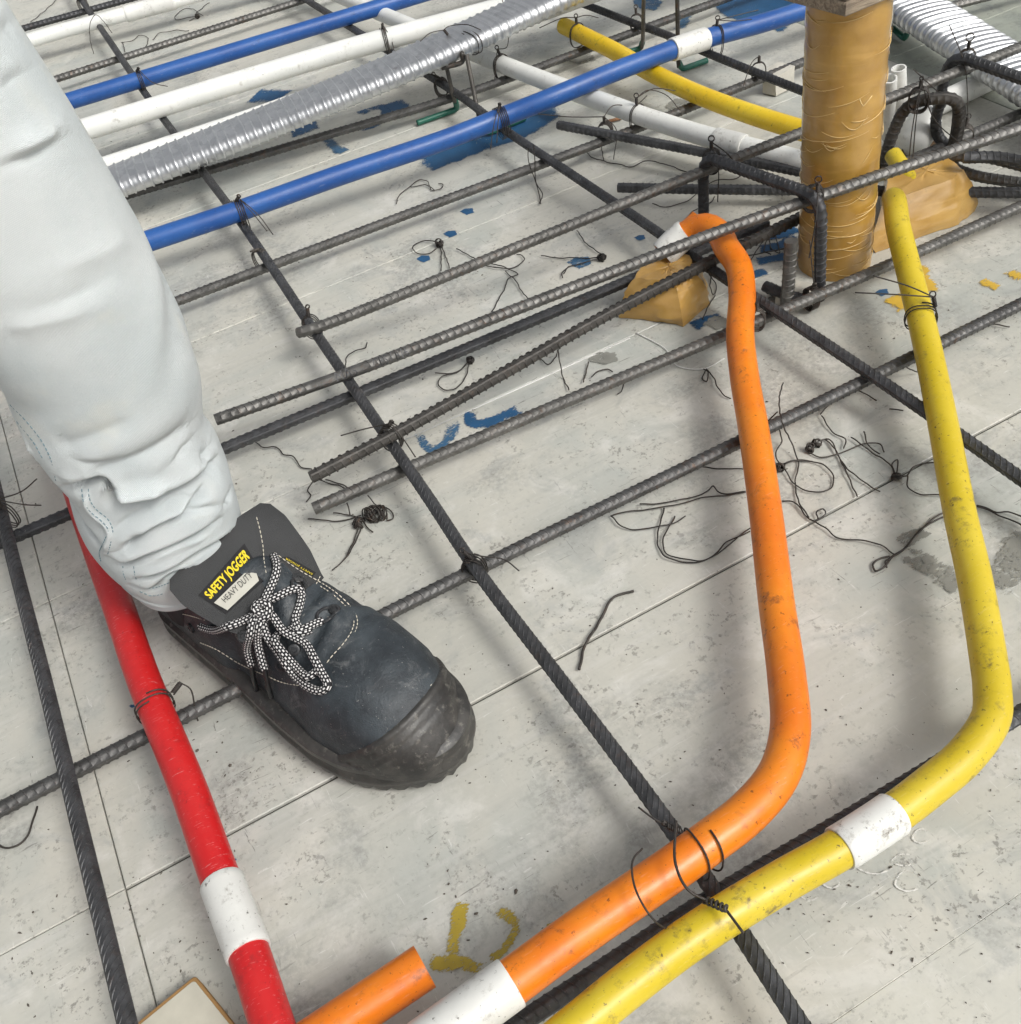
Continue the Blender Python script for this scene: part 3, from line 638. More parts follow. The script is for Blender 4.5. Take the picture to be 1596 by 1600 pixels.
tie('wire tangle binding the arched bar to the raised bar right of post', U(1436, 156, .098), DG, .010, .013, 5, gap=.002, eye=.003, tails=[[(.012, -.012, -.04), (.05, -.02, -.08)], [(-.01, -.01, -.04), (-.016, -.02, -.09)], [(-.016, -.012, -.04), (-.024, -.022, -.09)]])
tie('wire tie lashing the silver duct to the rod chair', U(735, 66, .092), U(760, 45, .1)-U(700, 72, .1), .0235, .0135, 2.5, gap=.006, kat=U(700, 54, .104), knot=(-.3, .2, .6), tails=[[(.01, .006, .0), (.03, -.008, .0), (.04, -.03, -.004)], [(-.02, .0, .002), (-.04, -.01, .0)]])
tie('wire tie lying on the large dark bar crossing below the yellow conduit', U(1182, 500, .038), DG, .008, .011, 3)
# hanging twisted wire on the dark bar
a = U(835, 243, .050)
hang = [wtube(catmull([a+[0, 0, .008], U(826, 232, .05), U(826, 250, .04), U(836, 280, .01), U(842, 300, .004), U(845, 318, .003)], .002)), wtube(catmull([a+[.002, 0, .008], U(834, 226, .05), U(836, 248, .045), U(838, 285, .01), U(848, 303, .004), U(843, 318, .003)], .002))]
v, f, uv = join(hang); tag(obj('wire_tie', v, f, WIRE, uv=uv), 'twisted wire hanging off the dark bar below the blue conduit', 'wire tie', 'wire ties on the bars and conduits')
def wob(P, a=.0012):
    P = np.array(P); n = len(P); t = np.arange(n)
    P[:, 2] += .0008+a*(1+np.sin(t*.37+P[0, 0]*90))*.6; P[:, 0] += .0003*np.sin(t*.9); return P
def loose(label, lines, r=RW, z=.0012, knots=()):
    parts = []
    for L in lines:
        pts = [(q[0], q[1], q[2] if len(q) > 2 else z) for q in L]
        parts.append(wtube(wob(catmull(UP(pts), .002)), r))
    for (u, v, s) in knots:
        for k in range(4):
            ax = rng.normal(0, 1, 3); parts.append(wtube(coil(U(u, v, .004)+rng.normal(0, .0008, 3), ax, s, 2.2, s*.8, 14), r))
    v, f, uv = join(parts); o = obj('loose_wire', v, f, WIRE, uv=uv); tag(o, label, 'wire', 'loose bits of tying wire on the deck'); return o
loose('loose wire with a knot below the small white pipe at top left', [[(318, 26), (295, 14), (280, 20), (275, 31), (290, 30), (312, 24)], [(305, 24), (318, 12), (328, 5)], [(296, 33), (312, 26)]], knots=[(309, 25, .0035)])
loose('thin bent wire left of the ribbed bar near the upper blue conduit', [[(190, 67), (205, 66), (217, 57), (231, 59), (229, 74)], [(192, 66), (196, 82)]])
loose('thin curved wire above the ribbed bar at top left', [[(239, 63), (250, 53), (270, 49), (296, 49)]])
loose('single stray wire near the top left border', [[(48, 36), (70, 18), (90, 0)]])
loose('looped wire lying across the small white pipe at top left', [[(147, 85, .01), (141, 60, .03), (143, 32, .055), (150, 24, .060), (160, 32, .050), (176, 53, .01)]])
loose('bent wire on bare deck between the blue conduit and knee-level bar', [[(620, 320), (626, 304), (640, 295), (655, 282), (668, 285), (676, 298), (690, 297), (692, 289), (686, 288)], [(642, 294), (662, 290), (680, 298)]])
loose('knotted wire loop beside a blue paint dot', [[(684, 380), (660, 378), (647, 385), (650, 396), (672, 397), (686, 388)], [(690, 384), (690, 424)], [(690, 384), (697, 402), (703, 420)]], knots=[(686, 381, .004)])
loose('crinkled wires sprawling below the raised bar', [[(714, 391), (730, 398), (752, 412), (775, 420), (800, 420), (820, 408), (815, 400), (808, 398)], [(752, 408), (790, 420), (810, 430), (795, 438), (788, 455), (776, 476), (769, 489)], [(790, 425), (806, 440), (815, 455), (826, 470)]])
loose('wire with a tight knot above the stamped bar', [[(846, 402), (890, 405), (935, 404)], [(902, 362), (920, 385), (940, 398)], [(940, 406), (915, 412), (890, 418), (882, 430)], [(890, 418), (878, 428), (880, 436)]], knots=[(942, 401, .004)])
loose('small forked wire left of the stamped letters', [[(540, 578, .02), (543, 560, .012), (556, 549, .004), (572, 546), (574, 537)]])
loose('knotted wire between the stamped bar and brownish bar', [[(735, 564), (720, 580), (700, 585), (681, 585)], [(735, 565), (728, 590), (712, 610), (698, 611), (686, 603), (690, 592), (716, 582), (731, 570)]], knots=[(736, 562, .0035)])
loose('wavy wire lying between the dark bar and trouser leg', [[(400, 692), (415, 702), (432, 700), (445, 712), (460, 716), (470, 730), (488, 735)]])
loose('curled wire at the cut end of the brownish bar', [[(490, 755), (482, 768), (486, 775), (480, 785)], [(498, 752), (520, 758), (532, 760), (540, 766)], [(510, 752), (535, 758), (545, 764)]])
loose('tangled ball of wire below the lowest bar end', [[(482, 812), (520, 816), (550, 812), (565, 808)], [(522, 804), (550, 807), (568, 812)], [(575, 775, .01), (588, 790), (612, 800), (614, 812), (605, 814)], [(566, 814), (572, 822), (583, 833)], [(562, 824), (550, 855), (540, 875), (525, 888)], [(543, 788, .01), (548, 805)]], knots=[(562, 817, .004), (582, 805, .007), (592, 803, .007)])
loose('single kinked wire lying on bare deck right of the shoe', [[(991, 925), (970, 930), (957, 938), (945, 958), (930, 985), (913, 1015), (906, 1048)]], r=.0011)
loose('thin wire curling off the ribbed bar at lower left edge', [[(60, 1262), (52, 1290), (38, 1315), (15, 1327), (-8, 1318)]], r=.0008)
loose('thin wire hanging between brownish bar and lower bar', [[(872, 548, .03), (880, 590), (890, 612)], [(845, 562), (858, 572), (868, 560), (873, 547, .03)]])
loose('short straight wire behind the bar left of the orange pipe', [[(920, 568), (912, 600)]])
loose('small arched wire behind the bar left of the orange pipe', [[(925, 592), (935, 582), (950, 578), (958, 582)]])
loose('small hooked wire hanging off the bar left of the orange pipe', [[(976, 590, .01), (972, 612), (965, 618)]])
loose('twisted wire curl left of the orange conduit', [[(1103, 580), (1098, 592), (1104, 598), (1107, 585), (1100, 578)], [(1104, 578), (1115, 590), (1122, 608), (1134, 620), (1142, 624)]])
loose('bundle of wire strands left of the orange conduit below the long bar', [[(955, 808), (990, 800), (1035, 795), (1100, 780), (1166, 772)], [(955, 808), (975, 826), (1010, 828), (1050, 820), (1072, 808)], [(1000, 790), (1056, 785), (1105, 770), (1115, 762), (1125, 772), (1166, 770)], [(1098, 732), (1166, 736)]])
loose('double wire loop reaching behind the orange conduit', [[(1038, 795), (1028, 850), (1040, 872), (1056, 878), (1090, 880), (1115, 872), (1140, 852), (1172, 828)], [(1055, 808), (1036, 850), (1044, 868), (1060, 874), (1095, 878), (1120, 866), (1135, 850), (1172, 832)]])
loose('wide wire loop hanging by the orange conduit below the long bar', [[(1216, 668, .02), (1222, 690, .004), (1212, 712), (1220, 728)], [(1226, 728), (1250, 720), (1285, 728), (1302, 745), (1298, 765), (1275, 772), (1245, 760), (1228, 738), (1226, 726)], [(1224, 728), (1240, 722), (1270, 722)], [(1224, 600, .015), (1218, 625, .03), (1222, 660, .038), (1235, 690, .01), (1248, 725), (1243, 755), (1250, 790), (1265, 810)], [(1199, 662, .03), (1216, 645, .04)]], knots=[(1220, 730, .0035)])
loose('long thin wire snaking between the orange and yellow conduits', [[(1222, 784), (1240, 786), (1258, 806), (1270, 815), (1290, 805), (1286, 798), (1276, 803), (1278, 812)], [(1265, 812), (1290, 828), (1310, 842), (1340, 846), (1380, 855), (1398, 868)]])
loose('wire with a twisted knob and two straight legs', [[(1278, 690), (1295, 688), (1306, 705), (1325, 745), (1340, 778)], [(1290, 688), (1300, 698), (1330, 740), (1375, 770)], [(1262, 708), (1285, 716), (1310, 712), (1350, 695), (1375, 697), (1382, 708)]], knots=[(1266, 700, .003), (1276, 692, .003)])
loose('arched wire starting at the long bar left of the yellow conduit', [[(1282, 650), (1300, 630), (1325, 612), (1345, 613), (1370, 628)], [(1284, 652), (1300, 675), (1322, 690), (1318, 703)]])
loose('eyed wire with a loop passing behind the yellow conduit', [[(1330, 686), (1360, 706), (1390, 728), (1402, 745), (1418, 745)], [(1350, 677), (1358, 698), (1375, 712)], [(1398, 742), (1394, 728), (1402, 720), (1402, 738), (1396, 745)], [(1418, 745), (1430, 730), (1455, 724), (1470, 726)], [(1418, 745), (1420, 764), (1440, 774), (1475, 776)]], knots=[(1400, 745, .0028)])
loose('twisted wire with a small eye lying on the grey stain', [[(1478, 802), (1455, 815), (1430, 840), (1410, 862), (1395, 872), (1380, 890), (1368, 894), (1364, 884), (1372, 876), (1390, 872)], [(1480, 808), (1440, 828), (1415, 858), (1398, 868), (1384, 880), (1385, 890)]], r=.0008)
loose('twisted wire at the right edge beside the yellow conduit', [[(1526, 792), (1545, 796), (1558, 802), (1575, 802), (1600, 812)], [(1526, 794), (1550, 800), (1562, 808), (1580, 815), (1600, 826)]])
loose('short stray wire left of the yellow conduit above the looped wire', [[(1390, 640), (1412, 644)]])
loose('short wire pointing at the yellow conduit from the long bar', [[(1410, 572, .02), (1435, 584)]])
loose('thin wire squiggles below the slanting bar end', [[(918, 240), (930, 250), (944, 253), (965, 258), (985, 262), (1008, 254), (1025, 254), (1050, 262), (1080, 272)], [(940, 230), (944, 253)]])
loose('crinkled wires on the deck under the bar chair', [[(1020, 320), (1045, 325), (1068, 318), (1085, 308), (1105, 290), (1120, 284), (1150, 280), (1165, 272)]])
loose('wire bits leaning at the white coupler of the orange conduit', [[(1058, 366), (1072, 348), (1085, 330), (1104, 322), (1112, 318), (1117, 308)]])
loose('dark wire loops between orange pipe and brown post', [[(1168, 416), (1180, 398), (1200, 370), (1206, 390), (1218, 398), (1212, 370)], [(1170, 400), (1200, 396), (1245, 384)], [(1200, 372), (1195, 395), (1205, 400)]])
loose('wire strands drooping under the taped bundle', [[(1108, 430), (1120, 450), (1115, 462), (1110, 450), (1112, 432)], [(1118, 462), (1105, 485), (1098, 500)]])
loose('thin straight wire by the foot of the yellow conduit', [[(1536, 348, .006), (1550, 352)]])
loose('short curved wire right of the lowest bar at right edge', [[(1530, 518), (1550, 510), (1578, 512)]])
loose('stray wire touching the right side stitching of the shoe', [[(566, 826), (555, 850), (545, 870), (520, 892)]])

# ------------------------------------------------------------------ rod chairs with green dipped feet
def rodchair(label, legs, bow):
    o0 = U(*legs[0][0]); e = empty('bar_chair', [o0[0], o0[1], 0]); tag(e, label, 'bar chair', 'rod chairs with green feet')
    for L in legs:
        C = dense(fillet(UP(L[:-1]), .008), .002); v, f, uv = tube(C, .0029, 10); obj('leg', v, f, STEELR, e)
        C = dense(fillet(UP(L[-1]), .007), .002); v, f, uv = tube(C, .0040, 12); obj('foot', v, f, GREEN, e)
    if bow is not None:
        C = dense(fillet(UP(bow), .008), .002); v, f, uv = tube(C, .0032, 10); obj('cradle', v, f, STEELR, e)
    return e
rodchair('rod chair with green feet carrying the long silver duct', [
    [(697, 100, .078), (709, 152, .030), (714, 166, .012), [(712, 158, .022), (715, 170, .006), (652, 192, .005)]],
    [(729, 85, .090), (750, 190, .016), (754, 204, .010), [(752, 196, .012), (762, 208, .006), (820, 184, .005)]]],
    [(722, 82, .094), (724, 96, .080), (716, 100, .078), (690, 106, .076)])
w_ = U(764, 208, .006)
rodchair('rod chair with green feet rising to the top edge above the white coupling', [
    [(1007, -40, .14), (1005, 60, .03), (1003, 74, .010), [(1004, 66, .018), (1001, 76, .006), (978, 82, .005)]],
    [(1058, -40, .14), (1060, 92, .022), (1061, 104, .008), [(1061, 96, .014), (1066, 108, .006), (1105, 94, .005)]]], None)
rodchair('rod chair with one green foot showing right of the brown post', [
    [(1375, -20, .11), (1392, 40, .02), (1394, 46, .010), [(1396, 44, .008), (1414, 60, .006), (1418, 52, .012)]]], None)

# ------------------------------------------------------------------ brown taped post with timber on top
def mat_tape(name, col, col2, film=True):
    m, n, b = new_mat(name); N = NB(n); p = N.pos(); o = N.objc()
    c = N.mix(N.ramp(N.noise(N.mapp(o, (1, 1, 1.6)), 22, 5, .6), .3, .7), col, col2)
    c = N.mix(N.math('MULTIPLY', N.ramp(N.noise(N.mapp(o, (5, 5, 40), (.1, .06, 0)), 3, 4, .6), .55, .70), .28), c, tuple(min(1, x*1.3+.02) for x in col2))
    c = N.mix(N.math('MULTIPLY', N.ramp(N.noise(p, 70, 5, .7), .58, .74), .35), c, tuple(x*.55 for x in col))
    N.l(c, b.inputs['Base Color']); b.inputs['Roughness'].default_value = .38
    b.inputs['Coat Weight'].default_value = .9; b.inputs['Coat Roughness'].default_value = .10
    h = N.bump(N.noise(N.mapp(o, (10, 10, 42), (.12, .08, 0)), 2.0, 4, .6, .5), .22, .002)
    h = N.bump(N.noise(p, 110, 4, .6), .14, .0015, h)
    N.l(h, b.inputs['Normal']); N.l(h, b.inputs['Coat Normal'])
    return m
TAPE = mat_tape('brown packing tape under film', (.36, .195, .034), (.455, .265, .056))
TAPE2 = mat_tape('loose brown packing tape', (.42, .235, .05), (.52, .32, .09))
FILM = simple('bright film creases', (.64, .45, .19), .15, var=.25)
RPOST = .0365
_f = U(1301, 440, 0); _dh = nrm(_f*[1, 1, 0]); pb = _f+_dh*RPOST
ptop_dir = nrm(np.array([0, 0, 1.0])-.032*np.cross(_dh, [0, 0, 1.0]))
def post():
    n = 56; Z = np.linspace(0, .30, 60); th = np.linspace(0, 2*np.pi, n, endpoint=False)
    V = []
    for i, z in enumerate(Z):
        r = RPOST*(1+.006*np.sin(3*th+z*40)+.003*np.sin(7*th-z*90))+.0003*np.sin(z*260)
        c = pb+ptop_dir*z
        V.append(np.stack([c[0]+r*np.cos(th), c[1]+r*np.sin(th), np.full(n, c[2])], 1))
    o = obj('taped_post', np.vstack(V), grid_faces(len(Z), n), TAPE, sharp=60, origin=pb)
    tag(o, 'thick round post wrapped in brown tape and clear film', 'post')
    parts = []
    for k in range(110):
        z0 = rng.uniform(.004, .29); a0 = rng.uniform(0, 6.28); da = rng.uniform(.25, 1.6); sl = rng.normal(.002, .0045); q = -abs(rng.normal(0, .003))
        t = np.linspace(0, 1, 24); a = a0+da*t; z = z0+sl*(t-.5)+q*np.sin(t*3.1)
        r = RPOST*1.004+.0004; ok = np.clip(z, .002, .298)
        P = np.stack([pb[0]+ptop_dir[0]*ok+r*np.cos(a), pb[1]+ptop_dir[1]*ok+r*np.sin(a), ok], 1)
        parts.append(tube(P, .00038*np.sin(np.pi*np.clip(t, .03, .97))+.00008, 5))
    for k in range(1):                       # lifted flaps of film
        a0 = -2.0+.25*rng.normal(); z0 = .19+.01*k; P = np.array([[pb[0]+(RPOST+d)*math.cos(a0+t), pb[1]+(RPOST+d)*math.sin(a0+t), z0+h] for t, d, h in ((0, .0003, 0), (.08, .002, -.006), (.16, .0015, -.004), (.3, .0003, .001))])
        parts.append(tube(catmull(P, .003), .0006, 5))
    for v, f, uv in parts: obj('film_crease', v, f, FILM, o)
post()
def mat_wood():
    m, n, b = new_mat('weathered timber'); N = NB(n); o = N.objc()
    w = N.noise(N.mapp(o, (6, 160, 160)), 1.5, 6, .65, 1.2)
    c = N.mix(N.ramp(w, .3, .7), (.16, .12, .085), (.36, .30, .22)); c = N.mix(N.math('MULTIPLY', N.ramp(N.noise(o, 40, 4), .55, .7), .5), c, (.10, .085, .07))
    N.l(c, b.inputs['Base Color']); b.inputs['Roughness'].default_value = .85; N.l(N.bump(w, .5, .002), b.inputs['Normal']); return m
WOOD = mat_wood()
def slab(name, poly, z0, z1, mat, parent=None, bev=.0015, **k):
    P = np.array(poly, float)[:, :2]; c = P.mean(0); n = len(P)
    rows = []
    for z, s in ((z0, bev), (z0+bev, 0), (z1-bev, 0), (z1, bev)):
        d = (P-c); L = np.linalg.norm(d, axis=1)[:, None]; rows.append(np.column_stack([P-d/L*s, np.full(n, z)]))
    return obj(name, np.vstack(rows), grid_faces(4, n), mat, parent, smooth=False, **k)
_q = ray(1321, 27); zb = float(H+_q[2]*(.905/np.hypot(_q[0], _q[1])))                                    # timber plate bearing on the post head
cr = U(1321, 27, zb); lf = U(1236, 4, zb); rr_ = U(1395, -4, zb)
dl = nrm((lf-cr)*[1, 1, 0]); dr = nrm((rr_-cr)*[1, 1, 0])
post_top = pb+ptop_dir*zb
e = empty('timber_plate', [*((cr+(dl+dr)*.06)[:2]), zb]); tag(e, 'weathered grey timber plate lying across the top of the brown post', 'timber')
for k, (z0, z1, s) in enumerate(((zb, zb+.011, 0.0), (zb+.0118, zb+.024, .0012), (zb+.0248, zb+.040, -.001))):
    p0 = cr+(dl+dr)*s
    slab('plank', [p0, p0+dr*.15, p0+dr*.15+dl*.13, p0+dl*.13], z0, z1, WOOD, e)

# ------------------------------------------------------------------ taped bundles, stubs and small things near the post
def bundle(label, base, poly, hgt, top_scale, skew=(0, 0), mat=TAPE2, bumps=.0022, seed=1):
    """crumpled taped block: footprint polygon lofted to a smaller crumpled top"""
    g = np.random.default_rng(seed); P = np.array(poly, float); n0 = len(P); out = []
    sub = 9
    for i in range(n0):
        a, b = P[i], P[(i+1) % n0]
        for t in np.linspace(0, 1, sub, endpoint=False): out.append(a+(b-a)*t)
    P = np.array(out); c = P.mean(0); rows = []
    n = len(P); K = 16
    for k in range(K+1):
        t = k/K
        if t < .75: s = 1-(1-top_scale)*(t/.75)**1.5; z = hgt*(t/.75)**.9
        else: q = (t-.75)/.25; s = top_scale*(1-q*.97); z = hgt*(1+.05*q)
        s0 = .94+.06*min(1, t*8)
        X = c+(P-c)*s*s0+np.array(skew)*min(1, t/.75); a = np.arctan2(P[:, 1]-c[1], P[:, 0]-c[0])
        w = bumps*(np.sin(3*a+t*9)+.7*np.sin(7*a-t*14+1)+.5*np.sin(13*a+t*21))*.5+g.normal(0, bumps*.22, n)
        X = X+(X-c)/(np.linalg.norm(X-c, axis=1)[:, None]+1e-6)*w[:, None]*(s > .1)
        rows.append(np.column_stack([X, np.maximum(.0005, z+(g.normal(0, bumps*.25, n) if k else 0)*np.ones(n))]))
    o = obj('taped_bundle', np.vstack(rows), grid_faces(K+1, n), mat, sharp=28); tag(o, label, 'bundle', 'brown taped bundles'); return o
f1 = UP([(966, 498, 0), (1068, 512, 0), (1112, 478, 0), (1100, 440, 0), (1010, 440, 0)])[:, :2]
bundle('crumpled brown taped bundle at the end of the orange conduit', None, f1, .040, .62, (0, .004), bumps=.0022, seed=3)
f2 = UP([(1362, 400, 0), (1500, 352, 0), (1530, 330, 0), (1480, 292, 0), (1380, 310, 0)])[:, :2]
bundle('shiny brown taped box under the upper end of the yellow conduit', None, f2, .046, .74, (-.002, .010), bumps=.0014, seed=5)
sy = UP([(1396, 242, .047), (1438, 306, .036)])
v, f, uv = tube(catmull(sy, .004), .0092, 28, .002, .002)
tag(obj('conduit_pipe', v, f, YELLOW2, uv=uv, sharp=50), 'short yellow conduit stub entering the taped box beside the post', 'conduit', 'plastic conduits')
def stubpipe(label, a, b, r, mat=WHITE):
    v, f, uv = tube(catmull(np.array([a, b]), .006), r, 28, .0016, .0016); o = obj('pipe_stub', v, f, mat, uv=uv, sharp=50); tag(o, label, 'pipe', 'white pipe offcuts beside the post'); return o
s_ = U(1408, 204, .03); stubpipe('white pipe offcut standing upright right of the brown post, the taller one', s_, U(1405, 106, .106), .0080)
s_ = U(1388, 214, .02); stubpipe('white pipe offcut leaning close against the brown post', s_, U(1391, 122, .100), .0078)
stubpipe('white pipe lying behind the hooks and right-hand duct', U(1440, 175, .014), U(1560, 118, .014), .0135)
def capsule(label, a, b, r):
    t = np.linspace(0, 1, 18); P = a+(b-a)*t[:, None]; rr = r*np.sqrt(np.clip(1-(2*np.clip(t, .02, .98)-1)**4, .02, 1))
    v, f, uv = tube(P, rr, 26); o = obj('plastic_piece', v, f, WHITE, uv=uv); tag(o, label, 'plastic piece'); return o
capsule('rounded white plastic piece lying between post and arched bar', U(1416, 236, .018), U(1456, 172, .045), .020)
o = bundle('rusty brown block wedged below the rounded white plastic piece', None, UP([(1402, 262, 0), (1460, 236, 0), (1468, 222, 0), (1420, 232, 0)])[:, :2], .022, .85, mat=simple('rusty earth block', (.12, .075, .04), .9, bump=.6), bumps=.002, seed=8)
o.name = 'rusty_block'; o['category'] = 'block'; del o['group']
CONC = simple('pale mortar', (.50, .48, .42), .9, bump=.5)
spc = U(1206, 150, 0)
v, f, _ = box(spc+[.014, .008, .014], (.034, .026, .028), rotz(.2), .0016)
tag(obj('spacer_block', v, f, CONC, smooth=False), 'small pale mortar spacer block under the bars left of the post', 'spacer block')
v, f, _ = box(spc+[.018, .012, .0395], (.022, .014, .009), rotz(.2), .001)
v2, f2_, _ = box(U(1240, 460, .006), (.03, .026, .012), rotz(.5), .001)
tag(obj('spacer_block', v2, f2_, CONC, smooth=False), 'small grey mortar chip at the foot of the brown post', 'spacer block')
RUSTB = simple('rusty offcut', (.20, .10, .05), .9)
v, f, uv = tube(UP([(948, 190, .004), (972, 184, .004)]), .0022, 8); tag(obj('metal_offcut', v, f, RUSTB), 'tiny rusty offcut under the white pipe', 'offcut')
# glossy sealing strip on the joint behind the paint letters
SEAL = simple('pale sealing strip', (.66, .66, .64), .3)
v, f, uv = tube(UP([(618, 694, .0004), (800, 612, .0004), (985, 528, .0004)]), .0007, 6); obj('sealing_strip', v, f, SEAL, floor)
v, f, uv = tube(catmull(UP([(995, 520, .001), (1040, 545, .0015), (1060, 572, .0015), (1100, 576, .0015), (1132, 560, .0015)]), .003), .0006, 6)
tag(obj('nylon_line', v, f, SEAL), 'thin clear nylon line curling beside the orange conduit', 'line')
# round-cornered tag at the bottom edge (printed code left out)
CARD = simple('stained tag card', (.50, .48, .40), .6, var=.25); CARDE = simple('brown tag edge', (.30, .17, .06), .7)
tc = UP([(305, 1524, .012), (205, 1606, .012), (290, 1690, .012), (392, 1632, .012)])
def rounded(P, r, n=6):
    out = []; m = len(P)
    for i in range(m):
        a, b, c = P[i-1], P[i], P[(i+1) % m]; p, q = b+nrm(a-b)*r, b+nrm(c-b)*r
        for t in np.linspace(0, 1, n): out.append((1-t)**2*p+2*t*(1-t)*b+t*t*q)
    return np.array(out)
tp = rounded(tc, .0028)
tg = slab('tag_card', tp, .001, .0125, CARDE, bev=.0008); tag(tg, 'stained pale tag with brown edges lying at the bottom edge', 'tag')
cc = tp.mean(0); slab('face', cc+(tp-cc)*.90, .0126, .0130, CARD, tg, bev=.0002)

# ------------------------------------------------------------------ the person: one leg in pale jeans and a black work shoe
def smooth_noise(n, k, seed):
    g = np.random.default_rng(seed); x = g.normal(0, 1, n); return np.convolve(np.concatenate([x]*3), np.ones(k)/k, 'same')[n:2*n]*math.sqrt(k)
def hit(bvh, u, v, off=0.0):
    q = nrm(ray(u, v)); h = bvh.ray_cast(Vector(CAM), Vector(q))
    if h[0] is None: return None
    n = np.array(h[1]); n = n if n@q < 0 else -n
    return np.array(h[0])+n*off
def hits(bvh, px, off):
    return np.array([h for h in (hit(bvh, p[0], p[1], p[2] if len(p) > 2 else off) for p in px) if h is not None])
person = empty('person', [-.03, .59, 0.0])
tag(person, 'person standing in pale jeans and a black lace-up work shoe', 'person')

# ---- shoe, in its own frame: x from heel to toe, y to the inner side, z up
SDIR = nrm(np.array([.408, -.913, 0])); SINN = np.array([-SDIR[1], SDIR[0], 0])
STIP = np.array([.0790, .3800, 0])+(U(575, 1115, .03)-U(600, 1100, .03)); SLEN = .308
def W(p):
    p = np.asarray(p, float); return STIP-SDIR*SLEN+p[..., 0:1]*SDIR+p[..., 1:2]*SINN+p[..., 2:3]*np.array([0, 0, 1.0])
OX = np.array([0, .004, .012, .03, .08, .13, .18, .22, .25, .275, .292, .302, .308])
OI = np.array([.004, .014, .025, .0345, .036, .037, .044, .0500, .0485, .0420, .033, .024, .008])
OO = np.array([.004, .014, .025, .0345, .039, .043, .050, .0530, .0495, .040, .028, .017, .004])
def hwid(x): return np.interp(x, OX, OI), np.interp(x, OX, OO)
def outline(k=120):
    """closed outline of the sole, counter-clockwise"""
    xs = SLEN*(.5-.5*np.cos(np.linspace(0, np.pi, k//2)))
    i, o = hwid(xs); P = np.vstack([np.stack([xs, i], 1), np.stack([xs, -o], 1)[::-1]])
    P3 = np.column_stack([P, 0*P[:, 0]]); L = arclen(np.vstack([P3, P3[:1]]))
    R = resample(np.vstack([P3, P3[:1]]), np.linspace(0, L[-1], k+1)[:-1])[:, :2]
    for _ in range(3): R = (np.roll(R, 1, 0)+2*R+np.roll(R, -1, 0))/4
    return R
OUT = outline(160); OC = np.array([.155, .0])
d_ = np.roll(OUT, -1, 0)-np.roll(OUT, 1, 0); ON = np.stack([d_[:, 1], -d_[:, 0]], 1); ON /= np.linalg.norm(ON, axis=1)[:, None]
if ((OUT-OC)*ON).sum() < 0: ON = -ON
def mat_leather():
    m, n, b = new_mat('scuffed black leather'); N = NB(n); p = N.pos()
    c = N.mix(N.ramp(N.noise(p, 26, 5, .65), .38, .68), (.018, .023, .028), (.044, .055, .063))
    c = N.mix(N.math('MULTIPLY', N.ramp(N.noise(N.mapp(p, loc=(4, 2, 0)), 38, 7, .76, .8), .53, .70), .55), c, (.15, .155, .155))
    c = N.mix(N.math('MULTIPLY', N.ramp(N.noise(p, 420, 4, .7), .64, .71), .6), c, (.33, .32, .29))
    N.l(c, b.inputs['Base Color'])
    rr = N.node('ShaderNodeMapRange'); rr.inputs[3].default_value = .42; rr.inputs[4].default_value = .68
    N.l(N.noise(p, 60, 4, .6), rr.inputs[0]); N.l(rr.outputs[0], b.inputs['Roughness'])
    h = N.bump(N.noise(N.mapp(p, (1, 1, 1)), 70, 5, .7, .8), .35, .0025); N.l(N.bump(N.vor(p, 700), .28, .0006, h), b.inputs['Normal']); return m
LEATHER = mat_leather()
def mat_rubber():
    m, n, b = new_mat('dusty rubber'); N = NB(n); p = N.pos()
    c = N.mix(N.ramp(N.noise(p, 50, 5, .65), .35, .7), (.024, .0235, .0225), (.058, .055, .050))
    c = N.mix(N.math('MULTIPLY', N.ramp(N.noise(p, 150, 5, .7), .54, .70), .55), c, (.19, .18, .155))
    N.l(c, b.inputs['Base Color']); b.inputs['Roughness'].default_value = .46; N.l(N.bump(N.noise(p, 300, 4), .25, .001), b.inputs['Normal']); return m
RUBBER = mat_rubber()
LINING = simple('dark knit lining', (.035, .037, .040), .9, bump=.8, bs=900)
PATCH = simple('black woven patch', (.010, .010, .011), .8, bump=.4, bs=1500)
THREAD = simple('off-white thread', (.60, .56, .46), .8)
LETY = simple('yellow woven letters', (.72, .56, .02), .7, var=.1); LETS = simple('silver woven field', (.47, .46, .40), .6, var=.15); LETB = simple('black woven letters', (.02, .02, .02), .7)
METAL = mat_steel('blackened hooks', (.045, .047, .05), .6, .35, .05)
